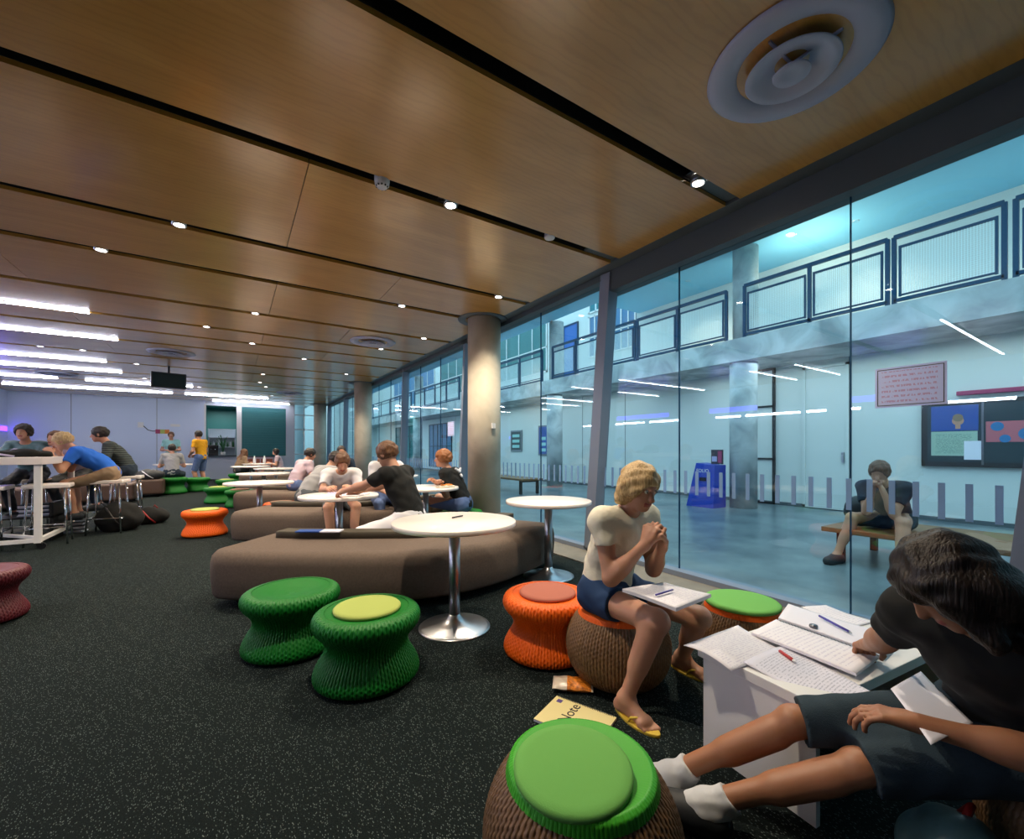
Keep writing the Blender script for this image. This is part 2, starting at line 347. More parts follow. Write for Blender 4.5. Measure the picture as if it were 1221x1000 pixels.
# ------------------------------------------------------------------ implicit surfaces (bodies, clothes, bags)
def nv(v): v = np.array(v, float); return v/np.linalg.norm(v)
class SDF:
    def __init__(s): s.p = []
    def cone(s, a, b, ra, rb, k=.03, flat=False, mode='u', sq=None):
        s.p.append(('c', np.array(a, float), np.array(b, float), ra, rb, k, flat, mode, sq)); return s
    def ell(s, c, r, R=None, k=.03, mode='u'):
        s.p.append(('e', np.array(c, float), np.array(r, float), np.eye(3) if R is None else np.array(R, float), k, mode)); return s
    def half(s, pt, n, c=None, rad=None):
        """remove the side n points to, optionally only within rad of c"""
        s.p.append(('h', np.array(pt, float), nv(n), c, rad)); return s
    def mesh(s, vox, noise=None):
        lo, hi = [], []
        for q in s.p:
            if q[0] == 'c' and q[7] == 'u': r = max(q[3], q[4]); lo += [np.minimum(q[1], q[2])-r]; hi += [np.maximum(q[1], q[2])+r]
            if q[0] == 'e' and q[5] == 'u': r = max(q[2]); lo += [q[1]-r]; hi += [q[1]+r]
        lo = np.min(lo, 0)-3*vox; hi = np.max(hi, 0)+3*vox
        n = np.ceil((hi-lo)/vox).astype(int)+1
        G = np.full(n, .2, np.float32)
        ax = [lo[i]+vox*np.arange(n[i]) for i in range(3)]
        def sub(l, h):
            i0 = np.clip(np.floor((l-lo)/vox).astype(int), 0, n); i1 = np.clip(np.ceil((h-lo)/vox).astype(int)+1, 0, n)
            sl = tuple(slice(a, b) for a, b in zip(i0, i1))
            X, Y, Z = np.meshgrid(*[ax[i][sl[i]] for i in range(3)], indexing='ij', sparse=True)
            return sl, X.astype(np.float32), Y.astype(np.float32), Z.astype(np.float32)
        for q in s.p:
            if q[0] == 'c':
                _, a, b, ra, rb, k, flat, mode, sq = q; r = max(ra, rb)+k+3*vox
                sl, X, Y, Z = sub(np.minimum(a, b)-r, np.maximum(a, b)+r)
                if not G[sl].size: continue
                d = b-a; L2 = float(d@d)+1e-9; L = math.sqrt(L2)
                px, py, pz = X-a[0], Y-a[1], Z-a[2]
                t0 = (px*d[0]+py*d[1]+pz*d[2])/L2; t = np.clip(t0, 0, 1)
                qx, qy, qz = px-t*d[0], py-t*d[1], pz-t*d[2]
                if sq is not None:   # flatten along a direction: sq=(dir, factor>1)
                    u, f = sq; pr = qx*u[0]+qy*u[1]+qz*u[2]
                    D = np.sqrt(np.maximum(qx*qx+qy*qy+qz*qz+(f*f-1)*pr*pr, 0))-(ra+(rb-ra)*t)
                else: D = np.sqrt(qx*qx+qy*qy+qz*qz)-(ra+(rb-ra)*t)
                if flat: D = np.maximum(D, (t0-1)*L)
            elif q[0] == 'e':
                _, c, r, R, k, mode = q; rr = max(r)+k+3*vox
                sl, X, Y, Z = sub(c-rr, c+rr)
                if not G[sl].size: continue
                px, py, pz = X-c[0], Y-c[1], Z-c[2]
                u = [px*R[0][i]+py*R[1][i]+pz*R[2][i] for i in range(3)]   # columns of R are axes
                k0 = np.sqrt(sum((u[i]/r[i])**2 for i in range(3)))
                k1 = np.sqrt(sum((u[i]/r[i]**2)**2 for i in range(3)))+1e-6
                D = k0*(k0-1)/k1
            else:
                _, pt, nn, c, rad = q
                if c is None: sl, X, Y, Z = sub(lo, hi)
                else: sl, X, Y, Z = sub(np.array(c)-rad, np.array(c)+rad)
                D = -((X-pt[0])*nn[0]+(Y-pt[1])*nn[1]+(Z-pt[2])*nn[2])
                if c is not None: D = np.maximum(D, np.sqrt((X-c[0])**2+(Y-c[1])**2+(Z-c[2])**2)-rad)
                G[sl] = np.maximum(G[sl], -D); continue
            A = G[sl]
            if mode == 'u':
                h = np.maximum(k-np.abs(A-D), 0)/max(k, 1e-6); G[sl] = np.minimum(A, D)-h*h*k*.25
            else: 
                h = np.maximum(k-np.abs(A+D), 0)/max(k, 1e-6); G[sl] = np.maximum(A, -D)+h*h*k*.25
        if noise:
            am, fr = noise
            X, Y, Z = np.meshgrid(*ax, indexing='ij', sparse=True)
            G += (am*(np.sin(fr*X+1.7*np.sin(fr*.6*Z+1))*np.sin(fr*.9*Y+1.3*np.sin(fr*.5*X)+2)+.6*np.sin(fr*1.6*Z+2*np.sin(fr*.7*(X+Y))))).astype(np.float32)
        I = G < 0
        c = I[:-1, :-1, :-1].astype(np.int8)
        offs = [(i, j, k) for i in (0, 1) for j in (0, 1) for k in (0, 1)]
        c = sum(I[o[0]:n[0]-1+o[0], o[1]:n[1]-1+o[1], o[2]:n[2]-1+o[2]].astype(np.int8) for o in offs)
        act = np.argwhere((c > 0) & (c < 8))
        idx = np.full(c.shape, -1, np.int32); idx[tuple(act.T)] = np.arange(len(act))
        val = [G[act[:, 0]+o[0], act[:, 1]+o[1], act[:, 2]+o[2]] for o in offs]
        P = np.zeros((len(act), 3)); cnt = np.zeros(len(act))
        for i in range(8):
            for j in range(i+1, 8):
                if sum(abs(offs[i][m_]-offs[j][m_]) for m_ in range(3)) != 1: continue
                a, b = val[i], val[j]; ms = (a < 0) != (b < 0)
                t = np.where(ms, a/np.where(ms, a-b, 1), 0)
                pt = np.array(offs[i])[None]+t[:, None]*(np.array(offs[j])-np.array(offs[i]))[None]
                P += pt*ms[:, None]; cnt += ms
        P = (act+P/cnt[:, None])*vox+lo
        quads = []
        for axn in range(3):
            a = I.take(range(0, n[axn]-1), axn); b = I.take(range(1, n[axn]), axn)
            e = np.argwhere(a != b); o1, o2 = [x for x in range(3) if x != axn]
            e = e[(e[:, o1] > 0) & (e[:, o2] > 0) & (e[:, o1] < n[o1]-1) & (e[:, o2] < n[o2]-1)]
            ins = a[tuple(e.T)]
            def cell(d1, d2):
                f = e.copy(); f[:, o1] -= d1; f[:, o2] -= d2; return idx[tuple(f.T)]
            Q = np.stack([cell(1, 1), cell(0, 1), cell(0, 0), cell(1, 0)], 1)
            flip = ins if axn != 1 else ~ins
            Q[~flip] = Q[~flip][:, ::-1]
            quads.append(Q)
        Q = np.concatenate(quads); Q = Q[(Q >= 0).all(1)]
        return P, Q
def sdf_obj(name, sdf, vox, m, parent, org, noise=None, lipfn=None):
    P, Q = sdf.mesh(vox, noise); P = P-np.array(org)
    me = bpy.data.meshes.new(name); me.vertices.add(len(P)); me.vertices.foreach_set('co', P.astype(np.float32).ravel())
    me.loops.add(Q.size); me.loops.foreach_set('vertex_index', Q.astype(np.int32).ravel())
    me.polygons.add(len(Q)); me.polygons.foreach_set('loop_start', np.arange(0, Q.size, 4, dtype=np.int32)); me.polygons.foreach_set('loop_total', np.full(len(Q), 4, np.int32))
    me.update(); me.validate(); me.polygons.foreach_set('use_smooth', np.ones(len(me.polygons), bool))
    o = link(name, me, m, parent)
    if lipfn is not None:
        C = P[Q].mean(1)+np.array(org); ix = lipfn(C).astype(np.int32)
        if len(ix) == len(me.polygons): me.polygons.foreach_set('material_index', ix)
    return o

# ------------------------------------------------------------------ people
def ik(a, t, l1, l2, pole):
    a, t, pole = map(lambda v: np.array(v, float), (a, t, pole))
    d = t-a; L = np.linalg.norm(d); Lc = min(L, (l1+l2)*.995); d = d/L; t = a+d*Lc
    x = (l1*l1-l2*l2+Lc*Lc)/(2*Lc); h = math.sqrt(max(l1*l1-x*x, 0))
    p = pole-d*(pole@d); p = p/(np.linalg.norm(p)+1e-9)
    return a+d*x+p*h, t
def rot_to(f, ang):   # unit vector from vertical leaning by ang toward f
    return np.array([f[0]*math.sin(ang), f[1]*math.sin(ang), math.cos(ang)])
def person(label, hip, facing, lean=15, bend=15, look=None, headfwd=0.03, hands=None, feet=None, s=1.0, vox=.010,
           skin='skin_a', hair=('hair_brown', 'short'), top=('white_cloth', .55), bottom=('grey_short', .9), shoes='shoe_dark',
           curl=(35, 35), group=None, standing=False, sock=None, leg=1.0, legr=1.0, elbow_out=.5, barefoot=False, foot_dir=None, hand_dir=(None, None), knee_pole=None, palm=(None, None), shoulders=.165):
    """facing: degrees, direction of the chest in the floor plane (0 = +X)"""
    hip = np.array(hip, float); a = math.radians(facing); f = np.array([math.cos(a), math.sin(a), 0]); up = np.array([0, 0, 1.]); rt = np.cross(f, up)
    root = empty('person', label, 'person', (hip[0], hip[1], 0), 0, group); org = (hip[0], hip[1], 0)
    t1 = rot_to(f, math.radians(lean)); t2 = rot_to(f, math.radians(lean+bend))
    waist = hip+.15*s*t1; chest = waist+.17*s*t2; neck = chest+.18*s*t2
    fr1 = np.cross(up, rt) if False else np.cross(t1, rt)*-1; fr2 = -np.cross(t2, rt)
    fr1 = np.cross(rt, t1)*-1; fr1 = fr1 if fr1@f > 0 else -fr1; fr2 = np.cross(rt, t2); fr2 = fr2 if fr2@f > 0 else -fr2
    l = nv(look) if look is not None else f
    hr = nv(np.cross(l, up)); hu = np.cross(hr, l); hu = hu if hu[2] > 0 else -hu
    hc = neck+.115*s*nv(t2*.7+up*.4+f*.15)+.05*s*hu+headfwd*l
    R1 = np.stack([rt, fr1, t1], 1); R2 = np.stack([rt, fr2, t2], 1); RH = np.stack([hr, l, hu], 1)
    sh = [neck-.045*s*t2+sg*shoulders*s*rt for sg in (-1, 1)]
    hj = [hip+sg*.09*s*rt for sg in (-1, 1)]
    B = SDF()
    def torso(S, g=0., arms=None, low=True):
        S.ell(hip+.02*s*t1, (.155*s+g, .115*s+g, .12*s+g), R1, .05)
        S.ell(waist, (.135*s+g, .098*s+g, .14*s+g), R1, .06)
        S.ell(chest+.01*fr2*s, (.158*s+g, .112*s+g, .17*s+g), R2, .06)
        S.cone(sh[0]*.8+sh[1]*.2, sh[0]*.2+sh[1]*.8, .062*s+g, .062*s+g, .05)
        for i in (0, 1): S.ell(sh[i], (.056*s+g,)*3, None, .042)
    torso(B)
    B.cone(neck-.03*t2, hc-.04*hu*s-.015*l, .053*s, .048*s, .03)
    # head
    B.ell(hc+.012*s*hu-.012*s*l, (.074*s, .094*s, .090*s), RH, .02)
    B.ell(hc-.052*s*hu+.028*s*l, (.052*s, .058*s, .058*s), RH, .035)
    B.ell(hc-.088*s*hu+.062*s*l, (.026*s, .022*s, .02*s), RH, .025)
    if vox < .0115:
        B.cone(hc+.082*s*l+.006*s*hu, hc+.1*s*l-.026*s*hu, .008*s, .0135*s, .012)
        for sg in (-1, 1):
            B.ell(hc+.086*s*l+.014*s*hu+sg*.032*s*hr, (.017*s, .012*s, .012*s), RH, .012, 's')
            B.ell(hc-.002*l+sg*.077*s*hr-.008*s*hu, (.009*s, .019*s, .03*s), RH, .008)
        B.ell(hc+.082*s*l-.058*s*hu, (.024*s, .012*s, .011*s), RH, .008)
    # arms
    el, wr = [], []
    tg = hands or [hip+.35*s*f+.25*up+sg*.15*rt for sg in (-1, 1)]
    hp = []
    for i, sg in enumerate((-1, 1)):
        e, w = ik(sh[i], tg[i], .285*s, .255*s, -up+sg*elbow_out*rt-.25*f); el.append(e); wr.append(w)
        B.cone(sh[i], e, .049*s, .038*s, .04); B.cone(e, w, .039*s, .025*s, .02)
        fa = nv(w-e); B.ell(e+fa*.07*s, (.041*s, .041*s, .07*s), np.stack([nv(np.cross(fa, up+.01)), np.cross(fa, nv(np.cross(fa, up+.01))), fa], 1), .03)
        d = nv(hand_dir[i]) if hand_dir[i] is not None else fa
        n0 = np.array(palm[i], float) if palm[i] is not None else -up*.8-sg*rt*.6
        n_ = nv(n0-d*(n0@d)); sd = np.cross(n_, d)           # thumb side below
        if palm[i] is None and sd@(-sg*rt) < 0 and abs(n_[2]) > .3: sd = -sd
        if sd@(-sg*rt+.01*up) < 0: sd = -sd
        kn = w+.085*s*d
        B.cone(w-.01*d, w+.03*d, .025*s, .028*s, .02, sq=(n_, 1.5))
        for q, (o_, ln) in enumerate(zip((.030, .010, -.010, -.029), (.95, 1.05, .98, .78))):
            k0 = kn+sd*o_*s-d*abs(o_)*.25
            B.cone(w+.02*d+sd*o_*.6*s, k0, .014*s, .0115*s, .012)
            ang = 0; p = k0; rr = .0098*s
            for m_, sl_ in enumerate((.043, .027, .021)):
                ang += math.radians(curl[i])*(1 if m_ else .8)*(1+.12*q); dd = d*math.cos(ang)+n_*math.sin(ang)+sd*o_*1.6*(1 if m_ == 0 else .4)
                e2 = p+nv(dd)*sl_*ln*s; B.cone(p, e2, rr, rr*.9, .003); p = e2; rr *= .9
        b0 = w+.022*d*s+sd*.022*s; b1 = b0+nv(d*.75+sd*.75+n_*.3)*.042*s; b2 = b1+nv(d+sd*.25+n_*.5)*.03*s; b3 = b2+nv(d-sd*.1+n_*.5)*.024*s
        B.cone(b0, b1, .016*s, .0125*s, .012); B.cone(b1, b2, .0118*s, .0108*s, .004); B.cone(b2, b3, .0108*s, .0092*s, .003)
        hp.append((kn, d, n_, sd))
    # legs
    kn_, an = [], []
    ft = feet or [hip*np.array([1, 1, 0])+f*.5*s+sg*.12*rt for sg in (-1, 1)]
    FD = []
    for i, sg in enumerate((-1, 1)):
        ank = np.array([ft[i][0], ft[i][1], (ft[i][2] if len(ft[i]) > 2 else 0)+.085*s])
        kp = (np.array(knee_pole, float) if knee_pole is not None else f+.9*up+sg*.25*rt)
        k, ank = ik(hj[i], ank, .43*s*leg, .42*s*leg, kp); kn_.append(k); an.append(ank)
        fd = nv(foot_dir[i]) if foot_dir is not None else nv(f+sg*.2*rt); FD.append(fd)
        B.cone(hj[i], k, .083*s*legr, .054*s*legr, .05); B.ell(k, (.055*s*legr,)*3, None, .03)
        B.cone(k, ank, .05*s*legr, .034*s, .02)
        sh_ = nv(ank-k); bk = nv(-fd-sh_*(-fd@sh_)); B.cone(k+sh_*.08*s+bk*.012*s, k+sh_*.24*s+bk*.008*s, .050*s*legr, .038*s, .04)
        h0 = ank-.035*s*fd-up*.045*s; bl = ank+.11*s*fd-up*.06*s; sdv = np.cross(fd, up)
        B.cone(ank, h0, .034*s, .032*s, .02); B.cone(ank, bl, .034*s, .022*s, .03, sq=(up, 1.2)); B.cone(h0, bl, .028*s, .026*s, .02)
        B.cone(bl-sdv*.02*s, bl+sdv*.02*s, .022*s, .022*s, .02)
        for q in range(5 if shoes == 'flipflop' else 0):
            o_ = (-.032+.0155*q)*sg*-1; r_ = (.0128 if q == 0 else .0092-.0003*q) if True else 0
            o_ = (-sg)*(.032-.0155*q); b = bl+sdv*o_*s*-1 if False else bl-sdv*sg*(.030-.0155*q)*s-up*.006
            ln = (.05, .048, .042, .036, .028)[q]*s; B.cone(b, b+fd*ln-up*.006, r_*s*1.05, r_*s, .006)
    zs = (lambda C: (np.sum((C-(hc+.088*s*l-.058*s*hu))**2, 1) < (.026*s)**2) & (np.abs((C-(hc-.058*s*hu))@hu) < .011*s) & ((C-hc)@l > .075*s))
    body = sdf_obj('body', B, vox, [skin, 'lips'], root, org, lipfn=zs)
    if vox < .0085:
        for sg in (-1, 1):
            mb = MB(); c = hc+.076*s*l+.013*s*hu+sg*.031*s*hr-np.array(org); mb.sphere(c, .0098*s, seg=16)
            mb.mi = 1; mb.sphere(c+.0052*s*l, .0060*s, seg=10); mb.obj('eye', ['eye_white', 'eye_dark'], root)
    # top
    tm, sl = top[0], top[1]; g = .013*s
    T = SDF(); torso(T, g)
    for i in (0, 1):
        if sl <= 1: T.cone(sh[i], sh[i]+(el[i]-sh[i])*sl, .053*s+g, .046*s+g*1.1, .03, flat=True)
        else:
            T.cone(sh[i], el[i], .05*s+g, .04*s+g, .04); T.cone(el[i], el[i]+(wr[i]-el[i])*(sl-1), .041*s+g, .03*s+g, .03, flat=True)
    T.ell(neck+.055*s*nv(t2+f*.25), (.072*s, .075*s, .07*s), R2, .01, 's')
    T.half(hip-.055*s*t1, -t1)
    sdf_obj('shirt' if sl <= 1 else 'long_sleeved_top', T, vox, tm, root, org, noise=(.0035, 38))
    # bottom
    bm_, bl_ = bottom; S = SDF(); g2 = .011*s
    S.ell(hip+.02*s*t1, (.155*s+g2, .115*s+g2, .115*s+g2), R1, .05); S.ell(hip+.07*s*t1, (.14*s+g2, .1*s+g2, .07*s), R1, .05)
    for i in (0, 1):
        if bl_ <= 1: S.cone(hj[i], hj[i]+(kn_[i]-hj[i])*bl_, .087*s+g2, (.087-.03*bl_)*s+g2*1.6, .05, flat=True)
        else:
            S.cone(hj[i], kn_[i], .085*s+g2, .058*s+g2, .05); S.cone(kn_[i], kn_[i]+(an[i]-kn_[i])*(bl_-1), .055*s+g2, .042*s+g2, .03, flat=True)
    S.half(hip+.11*s*t1, t1)
    sdf_obj('shorts' if bl_ <= 1 else 'trousers', S, vox, bm_, root, org, noise=(.003, 45))
    # shoes
    for i in (0, 1):
        fd = FD[i]; ank = an[i]; sdv = np.cross(fd, up)
        if shoes == 'flipflop':
            mb = MB(); ol = []
            for k in range(28):
                t = 2*PI*k/28; x = math.cos(t)*.132*s; y = math.sin(t)*(.040+.008*math.cos(t)-.006*math.cos(2*t))*s; ol.append((x, y))
            mb.prism(ol, [(.004, 0), (0, .003), (0, .014), (.002, .017)])
            c = ank+fd*.062*s; ang = math.atan2(fd[1], fd[0])
            z0 = ank[2]-.085*s
            sh_o = mb.obj('flip_flop', 'sole_yellow', root, (c[0]-org[0], c[1]-org[1], z0-.004), (0, 0, ang)); sh_o['label'] = 'yellow rubber flip-flop'
            st = MB()
            for sg in (-1, 1): st.tube([(.062*s, 0, .014), (.058*s, sg*.006, .034*s), (.03*s, sg*.026*s, .050*s), (0, sg*.040*s, .040*s), (-.012*s, sg*.040*s, .012)], .0055*s, 8)
            st.obj('strap', 'sole_yellow', sh_o)
        elif shoes:
            if sock:
                K = SDF(); K.cone(ank-up*.03, ank+nv(kn_[i]-ank)*.085, .050*s, .047*s, .01, flat=True); K.cone(ank-up*.01, ank+fd*.12*s-up*.05*s, .048*s, .038*s, .03); K.cone(ank, ank-fd*.035*s-up*.04*s, .045*s, .04*s, .02); sdf_obj('sock', K, vox, sock, root, org, noise=(.0015, 90))
            H = SDF(); h0 = ank-.035*s*fd-up*.045*s; bl = ank+.13*s*fd-up*.052*s
            H.cone(ank-up*.03, h0, .050*s, .047*s, .02, flat=False); H.cone(h0, bl, .046*s, .043*s, .03, sq=(up, 1.1)); H.cone(ank-up*.02, bl, .048*s, .040*s, .04)
            H.half([0, 0, ank[2]-.085*s-.002], -up); H.half(ank+up*.012, up)
            sdf_obj('shoe', H, vox, shoes, root, org)
    # hair
    hm, hs = hair; H = SDF(); vh = max(vox*.8, .006)
    if hs == 'cap':
        H.ell(hc+.02*s*hu-.012*s*l, (.088*s, .106*s, .088*s), RH, .02); H.half(hc+.02*s*hu, -hu)
    else:
        bulk = {'short': .010, 'crop': .004, 'bob': .014, 'long': .018, 'mop': .02}[hs]
        H.ell(hc+.018*s*hu-.018*s*l, ((.078+bulk)*s, (.098+bulk)*s, (.094+bulk)*s), RH, .02)
        if hs in ('bob', 'long'):
            for sg in (-1, 0, 1):
                H.cone(hc-.02*l+sg*.05*s*hr, hc-.045*l*s-.08*s*hu+sg*.06*s*hr, .05*s, .042*s, .04)
        if hs == 'long':
            for q in (-1, 1): H.cone(hc+q*.068*s*hr+.02*l+.04*s*hu, hc+q*.078*s*hr+.045*l*s-.13*s*hu, .034*s, .026*s, .03)
            bk = neck-.075*s*fr2
            for q in (-.07, -.025, .025, .07): H.cone(hc-.06*s*l-.05*s*hu+q*.8*s*hr, bk+q*1.5*s*rt-t2*.12*s, .044*s, .026*s, .04)
            for q in (-1, 1): H.cone(hc+q*.06*s*hr-.03*s*hu, neck+q*.1*s*rt+.05*s*fr2-t2*.1*s, .036*s, .018*s, .03)
        H.ell(hc+.085*s*l-.05*s*hu, (.068*s if hs != 'long' else .055*s, .075*s, .095*s), RH, .015, 's')
        if hs in ('short', 'crop', 'mop'):
            H.half(hc-.055*s*hu, -hu)
    sdf_obj('hair', H, vh, hm, root, org, noise=(.004 if hs != 'crop' else .0015, 70))
    return dict(root=root, hc=hc, l=l, hu=hu, hr=hr, neck=neck, wr=wr, el=el, kn=kn_, an=an, hp=hp, chest=chest, fr2=fr2, t2=t2, rt=rt, org=org)

# ================================================================== THE ROOM
CZ = 3.18; XF = 3.5; YN = -3.2; YB = 21.3; XL = -6.35
struct(MB().box(XL, XF-.0, YN, YB, -.2, 0).obj('floor', 'carpet'))
# ceiling: boards between dark slots
SLOTS = [-2.6, -1.3, -.55, 1.93, 3.20, 4.78, 5.80, 7.28, 8.50, 9.37, 10.33, 11.83, 13.05, 14.65, 15.6, 16.8, 18.0, 19.06, 20.2]
mb = MB(); ys = [YN] + SLOTS + [YB]; SEAMS = [XL, -4.4, -1.98, .44, 3.36]
for i in range(len(ys)-1):
    y0 = ys[i]+(.06 if i else 0); y1 = ys[i+1]-(.06 if i < len(ys)-2 else 0)
    SE = SEAMS if i % 2 else [XL, -5.6, -3.2, 1.62+.0*i, 3.36] if i != 4 else [XL, -2.9, 3.36]
    for a, b in zip(SE, SE[1:]): mb.box(a+.003, b-.003, y0, y1, CZ, CZ+.03)
cl = struct(mb.obj('ceiling', 'ceiling_plywood'))
v = MB().box(XL-.1, XF+.3, YN-.1, YB+.1, CZ+.22, CZ+.32).obj('slot_lining', 'void_black', cl)
mb = MB()
for y in SLOTS: mb.box(XL, 3.36, y-.11, y-.055, CZ+.03, CZ+.2); mb.box(XL, 3.36, y+.055, y+.11, CZ+.03, CZ+.2)
mb.obj('slot_side', 'void_black', cl)
mb = MB()
for y in SLOTS: mb.box(2.98, 3.36, y-.055, y+.055, CZ+.03, CZ+.05)
mb.obj('slot_end_cap', 'trim_grey', cl)
struct(MB().box(3.36, 3.5, YN, YB, CZ, CZ+.03).obj('trim_1', 'trim_grey'))
struct(MB().box(3.36, 3.62, YN, YB, CZ+.03, CZ+.22).obj('trim_2', 'gasket'))
struct(MB().box(3.1, 3.5, YN, YB, 0, .012).obj('trim_3', 'sill_stone'))
# walls
mb = MB(); mb.box(XL-.2, -.94, YB, YB+.15, 0, CZ+.2); wb = struct(mb.obj('wall_back', 'white_wall'))
mb = MB()
for x in (-4.82, -2.46): mb.box(x-.008, x+.008, YB-.003, YB+.001, 0, CZ)
mb.obj('panel_joint', 'trim_grey', wb)
struct(MB().box(-.94, 1.95, YB, YB+.15, 0, .93).box(-.94, 1.95, YB, YB+.15, 3.0, CZ+.2).box(1.95, 2.28, YB, YB+.15, 0, CZ+.2).obj('wall_servery', 'counter_white'))
struct(MB().box(XL-.2, XL, YN, YB+.1, 0, CZ+.25).obj('wall_left', 'white_wall'))
struct(MB().box(XL, XF+.3, YN-.2, YN, 0, CZ+.25).obj('wall_near', 'dark_wall'))
# servery recess
sv = MB().box(-1.0, 2.0, YB+2.6, YB+2.7, 0, 3.2).box(-1.1, -1.0, YB+.15, YB+2.7, 0, 3.2).box(1.95, 2.05, YB+.15, YB+2.7, 0, 3.2).box(-1.1, 2.05, YB+.15, YB+2.7, 3.1, 3.2).obj('wall_kitchen', 'teal_shutter'); struct(sv)
sc = MB().box(-.94, .12, YB-.12, YB+.35, .93, .97, .008).obj('servery_counter', 'counter_dark'); tag(sc, 'dark counter top of the servery opening in the back wall', 'counter')
struct(MB().box(.12, .3, YB-.03, YB+.1, .93, 3.0).box(-.98, -.92, YB-.02, YB+.02, .93, 3.05).obj('trim_4', 'white_paint'))
rs = MB().box(.3, 1.95, YB+.02, YB+.06, .97, 2.98).obj('roller_shutter', 'teal_shutter'); tag(rs, 'closed teal roller shutter filling the right servery opening', 'shutter')
mb = MB()
for k in range(20): mb.box(.31, 1.94, YB+.005, YB+.022, .99+k*.1, 1.07+k*.1, .006)
mb.obj('slat_panel', 'teal_shutter', rs)
area('servery_light', (-.4, YB+1.4, 3.0), (1.2, .8), 25, (.85, 1, .95))
# shelf with bottles
shf = MB().box(-.9, .1, YB+.9, YB+1.2, 1.28, 1.32).box(-.9, .1, YB+.9, YB+1.2, 1.7, 1.73).box(-.9, -.86, YB+.9, YB+1.2, .0, 2.1).box(.06, .1, YB+.9, YB+1.2, 0, 2.1).box(-.9, .1, YB+1.2, YB+1.22, 0, 2.1).obj('kitchen_shelf', 'counter_white'); tag(shf, 'pale open shelf inside the servery holding bottles', 'shelf')
for k in range(9):
    h = random.uniform(.2, .32); r = random.uniform(.03, .045)
    b = MB().lathe([(0, 0), (r, 0), (r, h*.6), (r*.4, h*.8), (r*.4, h), (0, h)], 14).obj('bottle', ['green_leaf', 'bottle_white'][k % 2], None, (-.8+.1*k, YB+1.02, 1.32))
    tag(b, ['green', 'white'][k % 2]+' bottle on the servery shelf, '+ORD[k].replace('nearest', 'first')+' from the left', 'bottle', ['green', 'white'][k % 2]+' bottles on the servery shelf')
pl = empty('potted_plant', 'green potted plant standing on the servery counter', 'plant', (-.35, YB+.15, .97))
MB().lathe([(0, 0), (.07, 0), (.09, .13), (.08, .13), (0, .11)], 20).obj('pot', 'white_paint', pl)
mb = MB()
for k in range(26):
    a = random.uniform(0, 2*PI); t = random.uniform(.15, .9); h = random.uniform(.3, .75)
    p0 = Vector((0, 0, .1)); p1 = Vector((math.cos(a)*.1*t, math.sin(a)*.1*t, .1+h*.6)); p2 = Vector((math.cos(a)*.32*t, math.sin(a)*.32*t, .1+h))
    mb.bar(p0, p1, .02, .004).bar(p1, p2, .028, .004)
mb.obj('foliage', 'green_leaf', pl)
co = empty('coffee_machine', 'dark coffee machine on the servery counter', 'coffee machine', (-.68, YB+.12, .97))
MB().box(-.16, .16, -.14, .14, 0, .08, .01).box(-.16, .16, .02, .14, .08, .36, .01).box(-.17, .17, -.14, .14, .3, .42, .015).obj('housing', 'black_plastic', co)
for sx in (-.07, .07): MB().cyl((sx, -.08, .3), (sx, -.08, .22), .02).obj('group_head', 'chrome', co)

